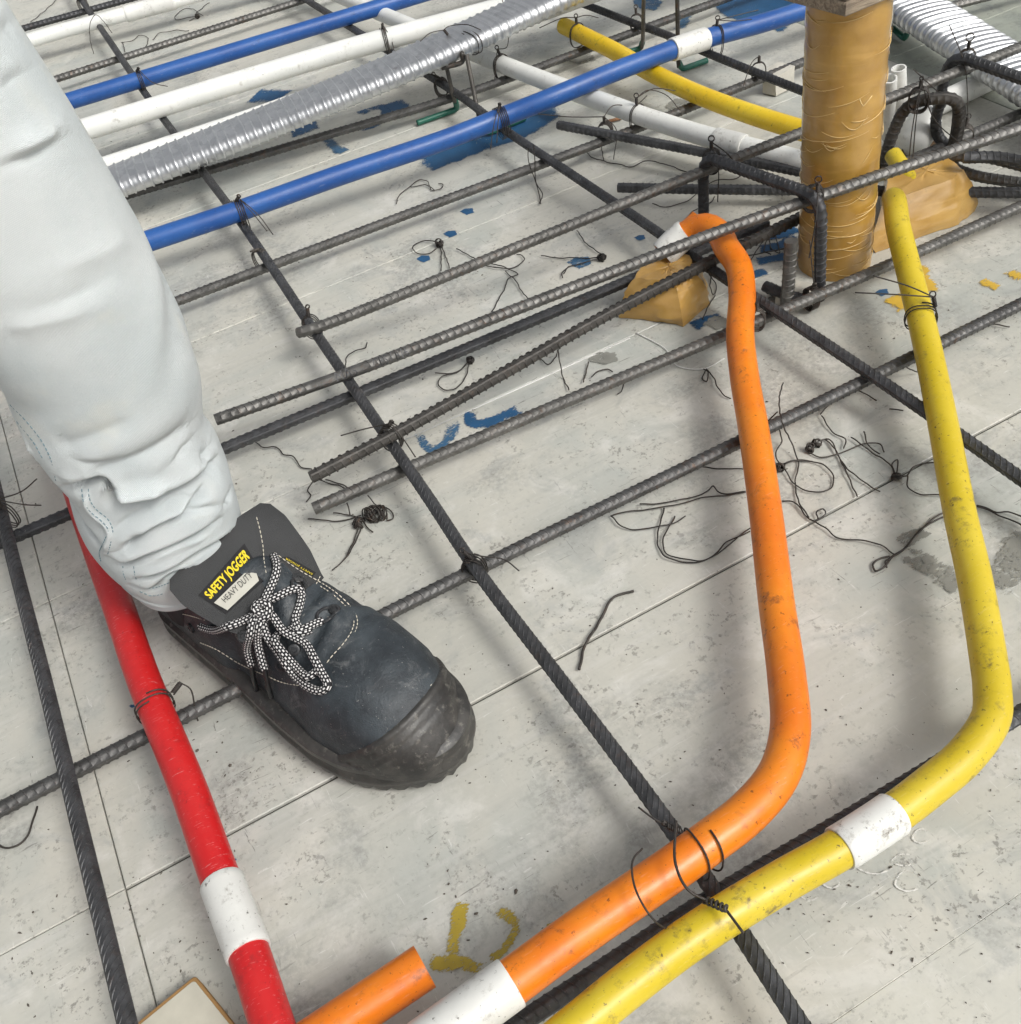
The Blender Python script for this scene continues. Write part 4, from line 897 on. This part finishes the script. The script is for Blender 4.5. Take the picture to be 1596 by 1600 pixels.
# upper
def htop(x): return np.interp(x, [0, .10, .125, .15, .18, .205, .23, .255, .272, .286, .296, .303, .308], [.12, .132, .126, .113, .0985, .0915, .088, .0835, .0765, .066, .055, .045, .034])
def rim(x): return np.interp(x, [0, .02, .05, .08, .11, .13], [.108, .102, .088, .082, .098, .118])
def upper_rows():
    xs = np.concatenate([[.0008, .003, .007, .012, .018], np.linspace(.026, .27, 62), np.linspace(.273, .3055, 22)])
    s = np.concatenate([np.linspace(-1, 1, 97)]); rows = []
    for x in xs:
        wi, wo = hwid(x); wi -= .0015; wo -= .0015; zb_ = .026
        # dome
        nn = np.interp(x, [.12, .19, .24, .30], [1.95, 2.15, 2.55, 2.5]); ph = (s+1)/2*np.pi
        cy, sz = np.cos(ph), np.sin(ph); e = 2/nn
        yd = np.sign(cy)*np.abs(cy)**e; yd = np.where(yd > 0, yd*wi, yd*wo); yd = -yd
        ztop = htop(x); zd = zb_+(ztop-zb_)*sz**e
        # instep ridge leans to the inner side a little
        yd = yd+.004*sz*sstep(.10, .16, x)*(1-sstep(.2, .26, x))
        # open collar section
        a = np.abs(s); sg = np.sign(s); w = np.where(s < 0, -wi if False else wo, wi); w = np.where(s < 0, wo, wi)
        up_ = np.clip((1-a)/.42, 0, 1); r_ = rim(x)
        yw = w*(1+.06*np.sin(up_*np.pi)*(1-.3*up_))-.007*up_**1.5; zw = zb_+(r_-zb_)*up_
        ins = np.clip((.58-a)/.58, 0, 1); depth = .045*sstep(.004, .02, x)
        yi = np.maximum(0, (w-.007-.007)*(1-ins)**.8); zi = r_+.003*np.sin(np.clip(ins*14, 0, 1)*np.pi)-depth*sstep(.03, .25, ins)
        yo_ = np.where(a > .58, yw, yi); zo = np.where(a > .58, zw, zi)
        bl = sstep(.112, .136, x)
        rows.append(np.column_stack([np.full(len(s), x), (1-bl)*sg*yo_+bl*yd, (1-bl)*zo+bl*zd]))
    return xs, s, np.array(rows)
uxs, us, UR = upper_rows()
# creases over the vamp and slumped leather
for i in range(len(uxs)):
    x, y, z = UR[i].T
    k = (.0030*np.sin((x-.185)*330+y*55)*np.exp(-((x-.195)/.022)**2)+.0020*np.sin(x*120+y*160)*np.exp(-((x-.17)/.05)**2))*sstep(.05, .085, z)
    UR[i, :, 2] += k
shoe = obj('shoe', W(UR.reshape(-1, 3)), grid_faces(len(uxs), len(us), False, 0, False, False), LEATHER, person, sharp=70)
shoe['label'] = 'black leather upper with white stitching'
UB = BVHTree.FromPolygons([tuple(p) for p in W(UR.reshape(-1, 3))], grid_faces(len(uxs), len(us), False, 0, False, False))
# sole with lugged edge
K = len(OUT); ls = arclen(np.column_stack([np.vstack([OUT, OUT[:1]]), np.zeros(K+1)]))[:-1]
lug = np.where((ls/.0125) % 1 < .62, 0.0, .0065)
toe = sstep(.262, .300, OUT[:, 0])
rows = []
for inset, z in ((.010, .0005), (.0025, 0), (0, .003), (-.001, .009), (-.0018, .013), (-.0030, .0145), (-.0030, .018), (-.0018, .0195), (-.0012, .024), (-.0022, .0255), (-.0022, .031), (.0012, .0340), (.006, .0350)):
    zz = np.full(K, z, float)
    if z < .004: zz = np.maximum(zz, lug*(1 if z < .0031 else .5))
    zz = zz+.006*toe*(z/.035)+.0055*sstep(.235, .308, OUT[:, 0])   # toe spring
    rows.append(np.column_stack([OUT-ON*inset, zz]))
V = np.vstack(rows); obj('sole', W(V), grid_faces(len(rows), K), RUBBER, shoe, sharp=40)
# rubber toe bumper: a skin over the front of the upper with moulded ridges
bi = [i for i in range(len(uxs)) if uxs[i] > .185]
bv, keep = [], {}
bx = UR[bi]; dxu = np.gradient(UR, axis=0); dsu = np.gradient(UR, axis=1); NRM = np.cross(dsu, dxu); NRM /= np.linalg.norm(NRM, axis=2)[..., None]+1e-12
if (NRM[..., 2].mean()) < 0: NRM = -NRM
lim = .246+(UR[..., 2]-.036)*1.20
q = UR[..., 0]-lim                              # > 0 inside the bumper
ridge = sum(.0007*np.exp(-((q-k_)/.0022)**2) for k_ in (.0035, .0130, .0225))-.0007*np.exp(-((q-.0085)/.0018)**2)-.0007*np.exp(-((q-.0180)/.0018)**2)
offs = np.where(q > 0, .0021+ridge, -.004+np.clip(q+.004, 0, .004)/.004*.0061)
BV = UR+NRM*offs[..., None]
fb = []
n = len(us)
for i in range(len(uxs)-1):
    for j in range(n-1):
        if q[i, j] > -.004 or q[i+1, j+1] > -.004: fb.append((i*n+j, i*n+j+1, (i+1)*n+j+1, (i+1)*n+j))
used = sorted({k for f_ in fb for k in f_}); mp = {k: t for t, k in enumerate(used)}
BW = BV.reshape(-1, 3)[used]; BW = np.vstack([BW]); 
tb = obj('toe_bumper', W(BW), [tuple(mp[k] for k in f_) for f_ in fb], RUBBER, shoe, sharp=60)
# tongue: padded plate rising in front of the ankle
def tongue():
    nu, nv = 30, 26; rows = []; back = []
    for i in range(nu):
        t = i/(nu-1)
        c = np.array([.172-.062*t-.003*t*t, .003+.001*t, .1005+.0255*t+.006*t*t])
        hw_ = np.interp(t, [0, .3, .75, .93, 1], [.034, .042, .0490, .048, .043])
        nx = nrm(np.array([.50, 0, .86])) if t > 0 else nrm(np.array([.45, 0, .89]))
        for j in range(nv):
            s_ = -1+2*j/(nv-1)
            p = c+np.array([0, s_*hw_, 0])-nx*(.013*s_*s_*(1-.35*t))+nx*.0012*math.sin(s_*5+t*6)
            p = p+np.array([-.006*t*(1-s_*s_)*0, 0, 0])
            rows.append(p); back.append(p-nx*(.0065*(1-s_**8)*(1-t**12)+.0003))
    F1 = np.array(rows); B1 = np.array(back); V = np.vstack([F1, B1]); N_ = nu*nv
    f = grid_faces(nu, nv, False, 0, False, False)+[tuple(k[::-1]) for k in grid_faces(nu, nv, False, N_, False, False)]
    for i in range(nu-1):
        for j in (0, nv-1):
            a_, b_ = i*nv+j, (i+1)*nv+j; f.append((a_, b_, b_+N_, a_+N_))
    for j in range(nv-1):
        for i in (0, nu-1):
            a_, b_ = i*nv+j, i*nv+j+1; f.append((a_, b_, b_+N_, a_+N_))
    return W(V), f, N_, nu, nv
tv, tf, tN, tnu, tnv = tongue()
TONGUE = simple('charcoal padded textile', (.036, .037, .038), .78, bump=.5, bs=1200)
tong = obj('tongue', tv, tf, TONGUE, shoe, sharp=60)
TBV = BVHTree.FromPolygons([tuple(p) for p in tv], tf)
ALLB = BVHTree.FromPolygons([tuple(p) for p in np.vstack([W(UR.reshape(-1, 3)), tv])], grid_faces(len(uxs), len(us), False, 0, False, False)+[tuple(k+len(uxs)*len(us) for k in f_) for f_ in tf])
# stitched seams: rows of short thread dashes
def stitches(bvh, px, parent, name='stitching', dash=.0026, gap=.0011, r=.00042, off=.0003, mat=None, twin=0):
    parts = []
    for dy in ((0,) if not twin else (-twin/2, twin/2)):
        P = hits(bvh, px, off)
        if len(P) < 2: continue
        C = catmull(P, .001)
        if twin:
            T = np.gradient(C, axis=0); T /= np.linalg.norm(T, axis=1)[:, None]+1e-9; vv = nrm(C.mean(0)-CAM); S = np.cross(T, vv); S /= np.linalg.norm(S, axis=1)[:, None]; C = C+S*dy
        L = arclen(C)[-1]; k = 0.0
        while k+dash < L:
            parts.append(tube(resample(C, [k, k+dash*.5, k+dash]), np.array([r*.6, r, r*.6]), 5)); k += dash+gap
    if not parts: return None
    v, f, uv = join(parts); return obj(name, v, f, mat or THREAD, parent)
D = lambda x, y: (280+x/5.32, 840+y/5.32)        # detail view of the lacing
E2 = lambda x, y: (180+x/2.752, 780+y/2.752)     # detail view of the shoe
def dl_(fn, pts): return [fn(*p[:2])+tuple(p[2:]) for p in pts]
stitches(ALLB, dl_(E2, [(680, 235), (740, 280), (800, 320), (870, 360), (940, 405), (1000, 460), (1033, 515), (1025, 570), (985, 630), (940, 680), (905, 725)]), shoe, twin=.0024)
stitches(ALLB, dl_(E2, [(235, 560), (300, 590), (370, 610), (450, 645), (520, 690), (590, 725), (650, 750), (720, 780), (800, 795)]), shoe, twin=.0024)
stitches(ALLB, dl_(E2, [(250, 485), (252, 520), (240, 575)]), shoe)
stitches(ALLB, dl_(E2, [(250, 485), (320, 500), (390, 520)]), shoe)
for k in range(4):
    stitches(ALLB, dl_(E2, [(865+k*22, 365+k*3), (885+k*20, 325+k*1), (905+k*17, 290+k*4)]), shoe)
    stitches(ALLB, dl_(E2, [(555-k*0+k*14, 712+k*8), (520+k*13, 760+k*10), (490+k*12, 815+k*10)]), shoe)
stitches(ALLB, dl_(E2, [(608, 78), (622, 130), (635, 200), (640, 260), (652, 330)]), shoe)
stitches(ALLB, dl_(E2, [(1400, 740), (1350, 810), (1280, 880)]), shoe, dash=.02, gap=0, r=.0004)
# woven patch with lettering on the tongue
PQ = np.array([(310, 930), (382, 849), (415, 905), (353, 960)], float)   # top-left, top-right, bottom-right, bottom-left
def patch_pt(s_, t_): return PQ[3]*(1-s_)*(1-t_)+PQ[2]*s_*(1-t_)+PQ[1]*s_*t_+PQ[0]*(1-s_)*t_
def plane_fit(bvh, px):
    P = np.array([h for h in (hit(bvh, *p) for p in px) if h is not None]); c = P.mean(0); return c, np.linalg.svd(P-c)[2][2]
PCN = plane_fit(TBV, [patch_pt(a_, b_) for a_ in (.1, .5, .9) for b_ in (.1, .5, .9)])
def on_patch(u, v, off):
    h = hit(TBV, u, v)
    q = nrm(ray(u, v)); c, nn = PCN; nn = nn if nn@q < 0 else -nn
    pl = CAM+q*(((c-CAM)@nn)/(q@nn))
    p = h if h is not None and np.linalg.norm(h-pl) < .02 else pl
    return p-q*off
def patch_mesh(name, st, off, mat, parent, nn=10):
    st = np.array(st, float); V, f = [], []
    for i in range(nn+1):
        for j in range(nn+1):
            a_, b_ = i/nn, j/nn
            p = st[0]*(1-a_)*(1-b_)+st[1]*a_*(1-b_)+st[2]*a_*b_+st[3]*(1-a_)*b_
            V.append(on_patch(*patch_pt(*p), off))
    f = grid_faces(nn+1, nn+1, False, 0, False, False); return obj(name, V, f, mat, parent)
patch = patch_mesh('label_patch', [(0, 0), (1, 0), (1, 1), (0, 1)], .0007, PATCH, shoe)
patch_mesh('label_field', [(.08, .06), (.88, .08), (.955, .47), (.045, .50)], .0011, LETS, shoe)
def text_mesh(txt, extrude=0.0):
    cu = bpy.data.curves.new('lettering', 'FONT'); cu.body = txt; cu.align_x = 'LEFT'; cu.resolution_u = 3
    o = bpy.data.objects.new('lettering', cu); COL.objects.link(o)
    bpy.context.view_layer.update(); dg = bpy.context.evaluated_depsgraph_get()
    me = bpy.data.meshes.new_from_object(o.evaluated_get(dg)); V = np.array([v.co[:] for v in me.vertices]); f = [tuple(p.vertices) for p in me.polygons]
    bpy.data.objects.remove(o); bpy.data.curves.remove(cu); bpy.data.meshes.remove(me)
    V[:, 0] = (V[:, 0]-V[:, 0].min())/np.ptp(V[:, 0]); V[:, 1] = (V[:, 1]-V[:, 1].min())/np.ptp(V[:, 1]); return V, f
def lettering(txt, s0, s1, t0, t1, mat, parent, fn=None, bold=0.0, off=.0014):
    V, f = text_mesh(txt); P = []
    for a_, b_, _ in V:
        p = patch_pt(s0+(s1-s0)*a_, t0+(t1-t0)*b_) if fn is None else fn(a_, b_)
        P.append(on_patch(p[0], p[1], off) if fn is None else hit(ALLB, p[0], p[1], off))
    P = [p if p is not None else np.array([0, 0, -.02]) for p in P]
    return obj('lettering', P, f, mat, parent, smooth=False)
for ds, dt in ((0, 0), (.006, .012), (-.004, -.01)):
    lettering('SAFETY JOGGER', .065+ds, .955+ds, .57+dt, .91+dt, LETY, shoe, off=.0014+abs(ds)*.01)
lettering('HEAVY DUTY', .17, .83, .26, .44, LETB, shoe, off=.0016)
# small side tag, upside down beside the inner eyelets
sq = [E2(722, 252), E2(745, 250), E2(862, 318), E2(848, 335)]
def side_tag(off, mat, quad):
    V = []
    for i in range(9):
        for j in range(4):
            a_, b_ = i/8, j/3; p = (np.array(quad[0])*(1-a_)*(1-b_)+np.array(quad[2])*a_*(1-b_)*0+0)
            top = np.array(quad[1])*(1-a_)+np.array(quad[2])*a_; bot = np.array(quad[0])*(1-a_)+np.array(quad[3])*a_
            V.append(hit(ALLB, *(top*b_+bot*(1-b_)), off))
    if any(p is None for p in V): return None
    return obj('side_tag', V, grid_faces(9, 4, False, 0, False, False), mat, shoe)
side_tag(.0008, PATCH, sq)
_a, _b = np.array(E2(846, 328)), np.array(E2(732, 258)); _n = np.array([6, -10.])/2.752
lettering('SAFETY JOGGER', 0, 0, 0, 0, LETY, shoe, fn=lambda a_, b_: _a+(_b-_a)*a_-_n*(b_-.6)*.9, off=.0012)
# hooks and eyelets
def eyelet(px, d=None, r=.0042):
    p = hit(ALLB, *px); 
    if p is None: return
    n_ = np.array(ALLB.ray_cast(Vector(CAM), Vector(nrm(ray(*px))))[1]); n_ = n_ if n_@ray(*px) < 0 else -n_
    parts = []
    a_ = nrm(np.cross(n_, [0.3, .5, .8])); b_ = np.cross(n_, a_)
    t = np.linspace(0, 2*np.pi, 20, endpoint=False)
    disk = np.array([p+n_*h_+rr*(np.cos(t)[:, None]*a_+np.sin(t)[:, None]*b_) for h_, rr in ((0, r), (.0018, r), (.0022, r*.85), (.0022, r*.5), (.0014, r*.42))]).reshape(-1, 3)
    parts.append((disk, grid_faces(5, 20), None))
    if d is not None:
        pd = hit(ALLB, *d)
        if pd is not None:
            ax = nrm(pd-p); si = nrm(np.cross(ax, n_)); q_ = p+n_*.0025
            R_ = np.array([q_+si*w_*.0042+ax*l_+n_*h_ for w_, l_, h_ in ((-.8, .003, 0), (-1.1, .008, .001), (-.9, .0125, .001), (0, .0145, .001), (.9, .0125, .001), (1.1, .008, .001), (.8, .003, 0), (-.8, .003, 0))])
            parts.append(tube(catmull(R_, .001), .0011, 8))
    v, f, uv = join(parts); obj('lace_hook', v, f, METAL, shoe, sharp=40)
eyelet(D(985, 345), D(985, 440)); eyelet(D(1290, 605), D(1180, 690)); eyelet(D(540, 820), D(490, 900)); eyelet(D(850, 1060)); eyelet(D(105, 750)); eyelet(D(960, 930))
# laces
def mat_lace():
    m, n, b = new_mat('checked lace'); N = NB(n); u, v, _ = N.sep(N.uv())
    U6 = N.math('MULTIPLY', u, 9.0); row = N.math('FLOOR', U6); fu = N.math('SUBTRACT', U6, row)
    vv = N.math('ADD', N.math('MULTIPLY', v, 1/.0030), N.math('MULTIPLY', row, .5)); fv = N.math('FRACT', vv)
    dot = N.math('MULTIPLY', N.math('MULTIPLY', N.math('GREATER_THAN', fv, .46), N.math('GREATER_THAN', fu, .25)), N.math('LESS_THAN', fu, .78))
    N.l(N.mix(dot, (.008, .008, .010), (.66, .65, .64)), b.inputs['Base Color']); b.inputs['Roughness'].default_value = .8
    N.l(N.bump(dot, .6, .0004), b.inputs['Normal']); return m
LACE = mat_lace(); AGLET = simple('black aglet', (.012, .012, .013), .35)
def lace(pts, r=.0029, off=.003, name='lace', mat=None, tip=False):
    P = hits(ALLB, [D(*p[:2])+((p[2],) if len(p) > 2 else ()) for p in pts], off)
    if len(P) < 2: return
    C = catmull(P, .0012); v, f, uv = tube(C, r, 14); return obj(name, v, f, mat or LACE, shoe, uv=uv)
lace([(190, 735, .001), (300, 745), (420, 738), (530, 700), (640, 655, .005), (730, 625, .006)])
lace([(785, 165, .002), (805, 260), (800, 340), (770, 430), (725, 510, .005), (720, 600, .007)])
lace([(690, 600, .004), (760, 540, .005), (840, 495), (920, 455), (970, 445, .004), (1000, 480, .003), (990, 590, .003), (985, 700, .003), (1000, 770, .002)])
lace([(960, 810, .003), (1040, 765), (1120, 720), (1185, 700, .003)])
lace([(950, 760, .002), (1000, 800, .003), (1080, 770, .002)])
lace([(700, 690, .004), (780, 800, .006), (850, 920, .006), (930, 1040, .005), (1010, 1150, .004), (1110, 1240, .004), (1210, 1275, .004), (1265, 1235, .004), (1225, 1140, .005), (1140, 1010, .006), (1030, 880, .007), (900, 765, .008), (790, 670, .008), (720, 610, .009)])
lace([(760, 720, .009), (840, 830, .008), (930, 950, .006), (1020, 1080, .005), (1090, 1150, .004), (1150, 1130, .004), (1170, 1080, .004)])
lace([(740, 660, .010), (660, 620, .011), (680, 560, .010), (760, 580, .012), (750, 680, .010), (670, 700, .008)], r=.0031)
lace([(700, 640, .006), (640, 700, .008), (612, 790, .006), (615, 900, .005), (640, 1035, .004)])
lace([(720, 660, .007), (690, 740, .008), (695, 850, .006), (725, 970, .005), (750, 1075, .004)])
lace([(638, 1025, .004), (655, 1130, .004), (682, 1265, .003)], r=.0018, name='aglet', mat=AGLET)
lace([(748, 1065, .004), (772, 1180, .004), (800, 1310, .003)], r=.0018, name='aglet', mat=AGLET)

# ---- trouser leg
LZ = np.array([.088, .100, .118, .139, .159, .190, .207, .244, .280, .320, .370, .420, .454, .500, .600, .760])
LC = np.array([-.0385, -.0400, -.0405, -.0400, -.0380, -.0350, -.0380, -.0330, -.0285, -.0330, -.0400, -.0480, -.0550, -.0640, -.080, -.095])
LR = np.array([.0450, .0475, .0520, .0545, .0550, .0520, .0515, .0575, .0575, .0620, .0660, .0690, .0705, .0740, .080, .090])
LYC = np.array([.603, .603, .602, .601, .600, .600, .600, .599, .598, .598, .600, .602, .604, .607, .615, .625])
nz_, nt_ = 420, 300
zz = np.concatenate([np.linspace(.088, .48, 380), np.linspace(.482, .80, 40)]); th = np.linspace(0, 2*np.pi, nt_, endpoint=False)
from_ = lambda A_: np.convolve(np.pad(np.interp(zz, LZ, A_), 7, 'edge'), np.ones(15)/15, 'valid')
cx, rx, cyy = from_(LC), from_(LR), from_(LYC)
def leg_surface(R):
    return np.stack([cx[:, None]+R*np.cos(th), cyy[:, None]+R*np.sin(th), np.broadcast_to(zz[:, None], R.shape)], 2)
R0 = np.repeat(rx[:, None], nt_, 1)
S0 = leg_surface(R0); lf_ = grid_faces(len(zz), nt_, True, 0, False, False)
LB = BVHTree.FromPolygons([tuple(p) for p in S0.reshape(-1, 3)], lf_)
def tz(px):
    """pixel -> (arc around the leg, height) on the plain leg"""
    out = []
    for p in px:
        h = hit(LB, *p)
        if h is None: continue
        i = np.argmin(np.abs(zz-h[2])); out.append((math.atan2(h[1]-cyy[i], h[0]-cx[i]) % (2*np.pi), h[2]))
    return np.array(out)
TH, ZZ = np.meshgrid(th, zz); DR = np.zeros_like(R0); DZ = np.zeros_like(R0)
def fold(px, amp, width, asym=0.0, fade=.012):
    """crease (amp < 0) or ridge (amp > 0) along a traced line; asym pushes the cloth above it outwards"""
    P = tz(px); amp *= 2.1; asym *= 1.9; width *= .92
    if len(P) < 2: return
    P3 = catmull(np.column_stack([P[:, 0]*.058, P[:, 1], np.zeros(len(P))]), .002)[:, :2]
    X = TH*.058; lo, hi = P3.min(0)-.05, P3.max(0)+.05
    m = (X > lo[0]) & (X < hi[0]) & (ZZ > lo[1]) & (ZZ < hi[1])
    q = np.stack([X[m], ZZ[m]], 1); d2 = ((q[:, None]-P3[None])**2).sum(2); k = d2.argmin(1); d = np.sqrt(d2.min(1))
    sg = np.sign(q[:, 1]-P3[k, 1]); L = np.linspace(0, 1, len(P3)); tot = np.linalg.norm(np.diff(P3, axis=0), axis=1).sum()
    env = np.clip(np.minimum(L, 1-L)*tot/fade, .25, 1)[k]
    DR[m] += env*(amp*(np.exp(-(d/width)**2)+.45*np.exp(-(d/(width*.38))**2))+asym*sg*np.exp(-(d/(width*2.4))**2)*(d/width)/(1+(d/width)))
Cz = lambda *p: [(x/3.8, 640+y/3.8) for x, y in p]
fold(Cz((300, 452), (400, 456), (480, 450), (600, 436), (700, 525), (800, 545), (1000, 500), (1200, 400), (1300, 290)), -.0045, .0045, .0050)
fold(Cz((420, 560), (480, 680), (560, 780)), -.0060, .0050, .001)
fold(Cz((700, 845), (900, 705), (1100, 600), (1250, 430)), -.0032, .0042, .0022)
fold(Cz((780, 770), (950, 640), (1150, 560)), .0022, .007)
fold(Cz((640, 885), (720, 922), (900, 870), (1100, 790), (1300, 650)), -.0032, .0035, .0024)
fold(Cz((800, 1000), (1000, 960), (1200, 850), (1380, 720)), -.0030, .0028, .0022)
fold(Cz((760, 1030), (880, 1062), (1000, 1000), (1150, 940)), -.0022, .0030, .0014)
fold(Cz((500, 400), (700, 330), (950, 220), (1150, 80)), -.0022, .010, .0014)
fold(Cz((1180, 330), (1250, 220), (1290, 120)), -.0030, .006, .002)
fold(Cz((1330, 560), (1380, 480), (1400, 420)), -.0030, .004, .001)
fold(Cz((620, 500), (800, 480), (1000, 430)), .003, .008)
C1 = lambda *p: [(x/2.956, y/2.956) for x, y in p]
fold(C1((0, 770), (130, 722), (270, 645), (370, 530)), -.0018, .0040, .0012)
fold(C1((0, 720), (150, 655), (280, 570), (355, 480)), .0014, .0070)
fold(C1((0, 405), (100, 335), (200, 250)), -.0014, .0050, .001)
fold(C1((0, 330), (90, 270), (190, 180)), .0010, .0080)
fold(C1((0, 150), (60, 90), (90, 30)), -.001, .006, .0006)
fold(C1((100, 1430), (300, 1380), (480, 1290)), -.0009, .010); fold(C1((200, 1250), (420, 1180), (600, 1090)), .0008, .012)
fold(Cz((100, 330), (300, 230), (600, 150), (800, 40)), -.0012, .012); fold(C1((0, 1520), (200, 1480), (420, 1420)), .0010, .010)
fold(Cz((20, -25), (80, 60), (150, 160), (230, 290), (300, 440)), .0011, .0034)
fold(Cz((505, 470), (515, 540), (560, 605), (620, 655), (655, 715), (638, 790), (615, 850)), .0011, .0032)
fold(Cz((900, 620), (1050, 540), (1180, 500)), -.0016, .0030, .0008); fold(Cz((850, 900), (1050, 830), (1250, 740)), .0014, .0040)
fold(Cz((1000, 660), (1150, 600), (1300, 560)), -.0014, .0030, .0006); fold(Cz((680, 700), (780, 640), (880, 600)), -.0012, .0032, .0006)
fold(Cz((420, 300), (560, 330), (700, 300)), -.0010, .0040, .0006); fold(Cz((980, 330), (1080, 260), (1160, 160)), -.0012, .0040, .0008)
DR += .0012*np.sin(TH*5+ZZ*38)*sstep(.10, .16, ZZ)*(1-sstep(.22, .30, ZZ))
# cloth-scale slackness
g_ = np.random.default_rng(4)
for k in range(44):
    a0, z0 = g_.uniform(0, 6.28), g_.uniform(.10, .5); w1, w2, sl = g_.uniform(.25, .7), g_.uniform(.008, .02), g_.normal(0, .03)
    da = (TH-a0+np.pi) % (2*np.pi)-np.pi; DR += g_.normal(0, .0015)*np.exp(-(da/w1)**2-((ZZ-z0-sl*da)/w2)**2)
# hem: turned band at the bottom
DR += .0011*(1-sstep(.098, .0995, ZZ+.006*np.sin(TH*3+1)))
LS = leg_surface(R0+DR)
LS[..., 2] += (.006*np.sin(TH*2+2.2)+.004*np.sin(TH*3+.4))*(1-sstep(.09, .16, ZZ))
# inside turn of the hem
inn = LS[0].copy(); ctr = np.array([cx[0], cyy[0], 0]); inn[:, :2] = ctr[:2]+(inn[:, :2]-ctr[:2])*.95; inn2 = inn.copy(); inn2[:, 2] += .02
ring = np.concatenate([inn2[None], inn[None], LS]); nr_ = len(ring)
def mat_denim():
    m, n, b = new_mat('bleached denim'); N = NB(n); p = N.pos(); u, v, _ = N.sep(N.uv())
    c = N.mix(N.ramp(N.noise(p, 9, 4, .6), .35, .68), (.61, .66, .665), (.735, .76, .755))
    c = N.mix(N.math('MULTIPLY', N.ramp(N.noise(N.mapp(p, loc=(3, 3, 1)), 14, 4, .6), .52, .70), .5), c, (.80, .785, .69))
    c = N.mix(N.math('MULTIPLY', N.ramp(N.noise(N.mapp(p, loc=(8, 1, 4)), 30, 5, .7), .56, .72), .22), c, (.56, .58, .56))
    tw = N.node('ShaderNodeTexWave'); tw.inputs['Scale'].default_value = 1.0; tw.inputs['Distortion'].default_value = .6; tw.inputs['Detail'].default_value = 2
    cmb = N.node('ShaderNodeCombineXYZ'); N.l(N.math('ADD', N.math('MULTIPLY', u, 130.0), N.math('MULTIPLY', v, 190.0)), cmb.inputs[0]); N.l(cmb.outputs[0], tw.inputs['Vector'])
    fine = N.noise(p, 900, 3, .7)
    c = N.mix(N.math('MULTIPLY', tw.outputs['Fac'], .36), c, (.52, .60, .63)); c = N.mix(N.math('MULTIPLY', N.ramp(fine, .5, .75), .25), c, (.86, .88, .88))
    N.l(c, b.inputs['Base Color']); b.inputs['Roughness'].default_value = .9; b.inputs['Specular IOR Level'].default_value = .2
    b.inputs['Sheen Weight'].default_value = .15
    h = N.bump(N.noise(p, 60, 4, .6), .25, .002); N.l(N.bump(N.math('ADD', N.math('MULTIPLY', tw.outputs['Fac'], .5), fine), .9, .0010, h), b.inputs['Normal']); return m
DENIM = mat_denim()
SL = np.concatenate([[.0, .02], zz])
leg = obj('trouser_leg', ring.reshape(-1, 3), grid_faces(nr_, nt_, True, 0, False, True), DENIM, person, grid_uv(nr_, nt_, SL, True, False, True))
leg['label'] = 'pale bleached denim trouser leg bunched at the ankle'
LB2 = BVHTree.FromPolygons([tuple(p) for p in LS.reshape(-1, 3)], lf_)
SEAMT = simple('grey-blue seam thread', (.16, .25, .29), .85)
for px in (Cz((30, -20), (100, 70), (190, 180), (260, 300), (320, 440)), Cz((60, -30), (140, 50), (230, 160), (300, 290), (335, 430)), Cz((485, 470), (495, 540), (540, 610), (600, 660), (640, 710), (620, 780), (590, 850), (600, 900)), Cz((525, 470), (535, 540), (580, 600), (640, 650), (670, 720), (655, 800), (640, 860)),
           Cz((730, 930), (735, 980), (760, 1030)), Cz((795, 930), (800, 970), (810, 1010)), Cz((830, 1040), (900, 1060), (1000, 1030), (1100, 980)), Cz((830, 1080), (900, 1105), (980, 1090))):
    stitches(LB2, px, leg, dash=.0022, gap=.0010, r=.00042, off=.0001, mat=SEAMT)
# ankle inside the hem
SOCK = simple('dark sock', (.03, .03, .034), .95, bump=.5, bs=900)
v, f, uv = tube(np.array([[-.036, .602, .05], [-.038, .602, .09], [-.04, .601, .14]]), np.array([.036, .036, .038]), 24); obj('sock', v, f, SOCK, person)
# raised mill marks on the stamped bar
def bar_text(txt, u0, v0, u1, v1, zc, hgt):
    V, f = text_mesh(txt); a_, b_ = U(u0, v0, zc), U(u1, v1, zc); ax = b_-a_; vw = nrm((a_+b_)/2-CAM); upv = nrm(np.cross(nrm(ax), vw)); upv = upv if upv[2] > 0 else -upv
    outw = nrm(np.cross(nrm(ax), upv)); outw = outw if outw@vw < 0 else -outw
    P = []
    for x, y, _ in V:
        s_ = (y-.5)*hgt; P.append(a_+ax*x+upv*s_+outw*(math.sqrt(max(1e-8, (.0084)**2-s_**2))))
    return obj('mill_mark', P, f, STEELD, t2, smooth=False)
bar_text('MAS', 524, 590, 556, 578, .0622, .009)
bar_text('CBS / B16', 582, 569, 636, 549, .0636, .009)
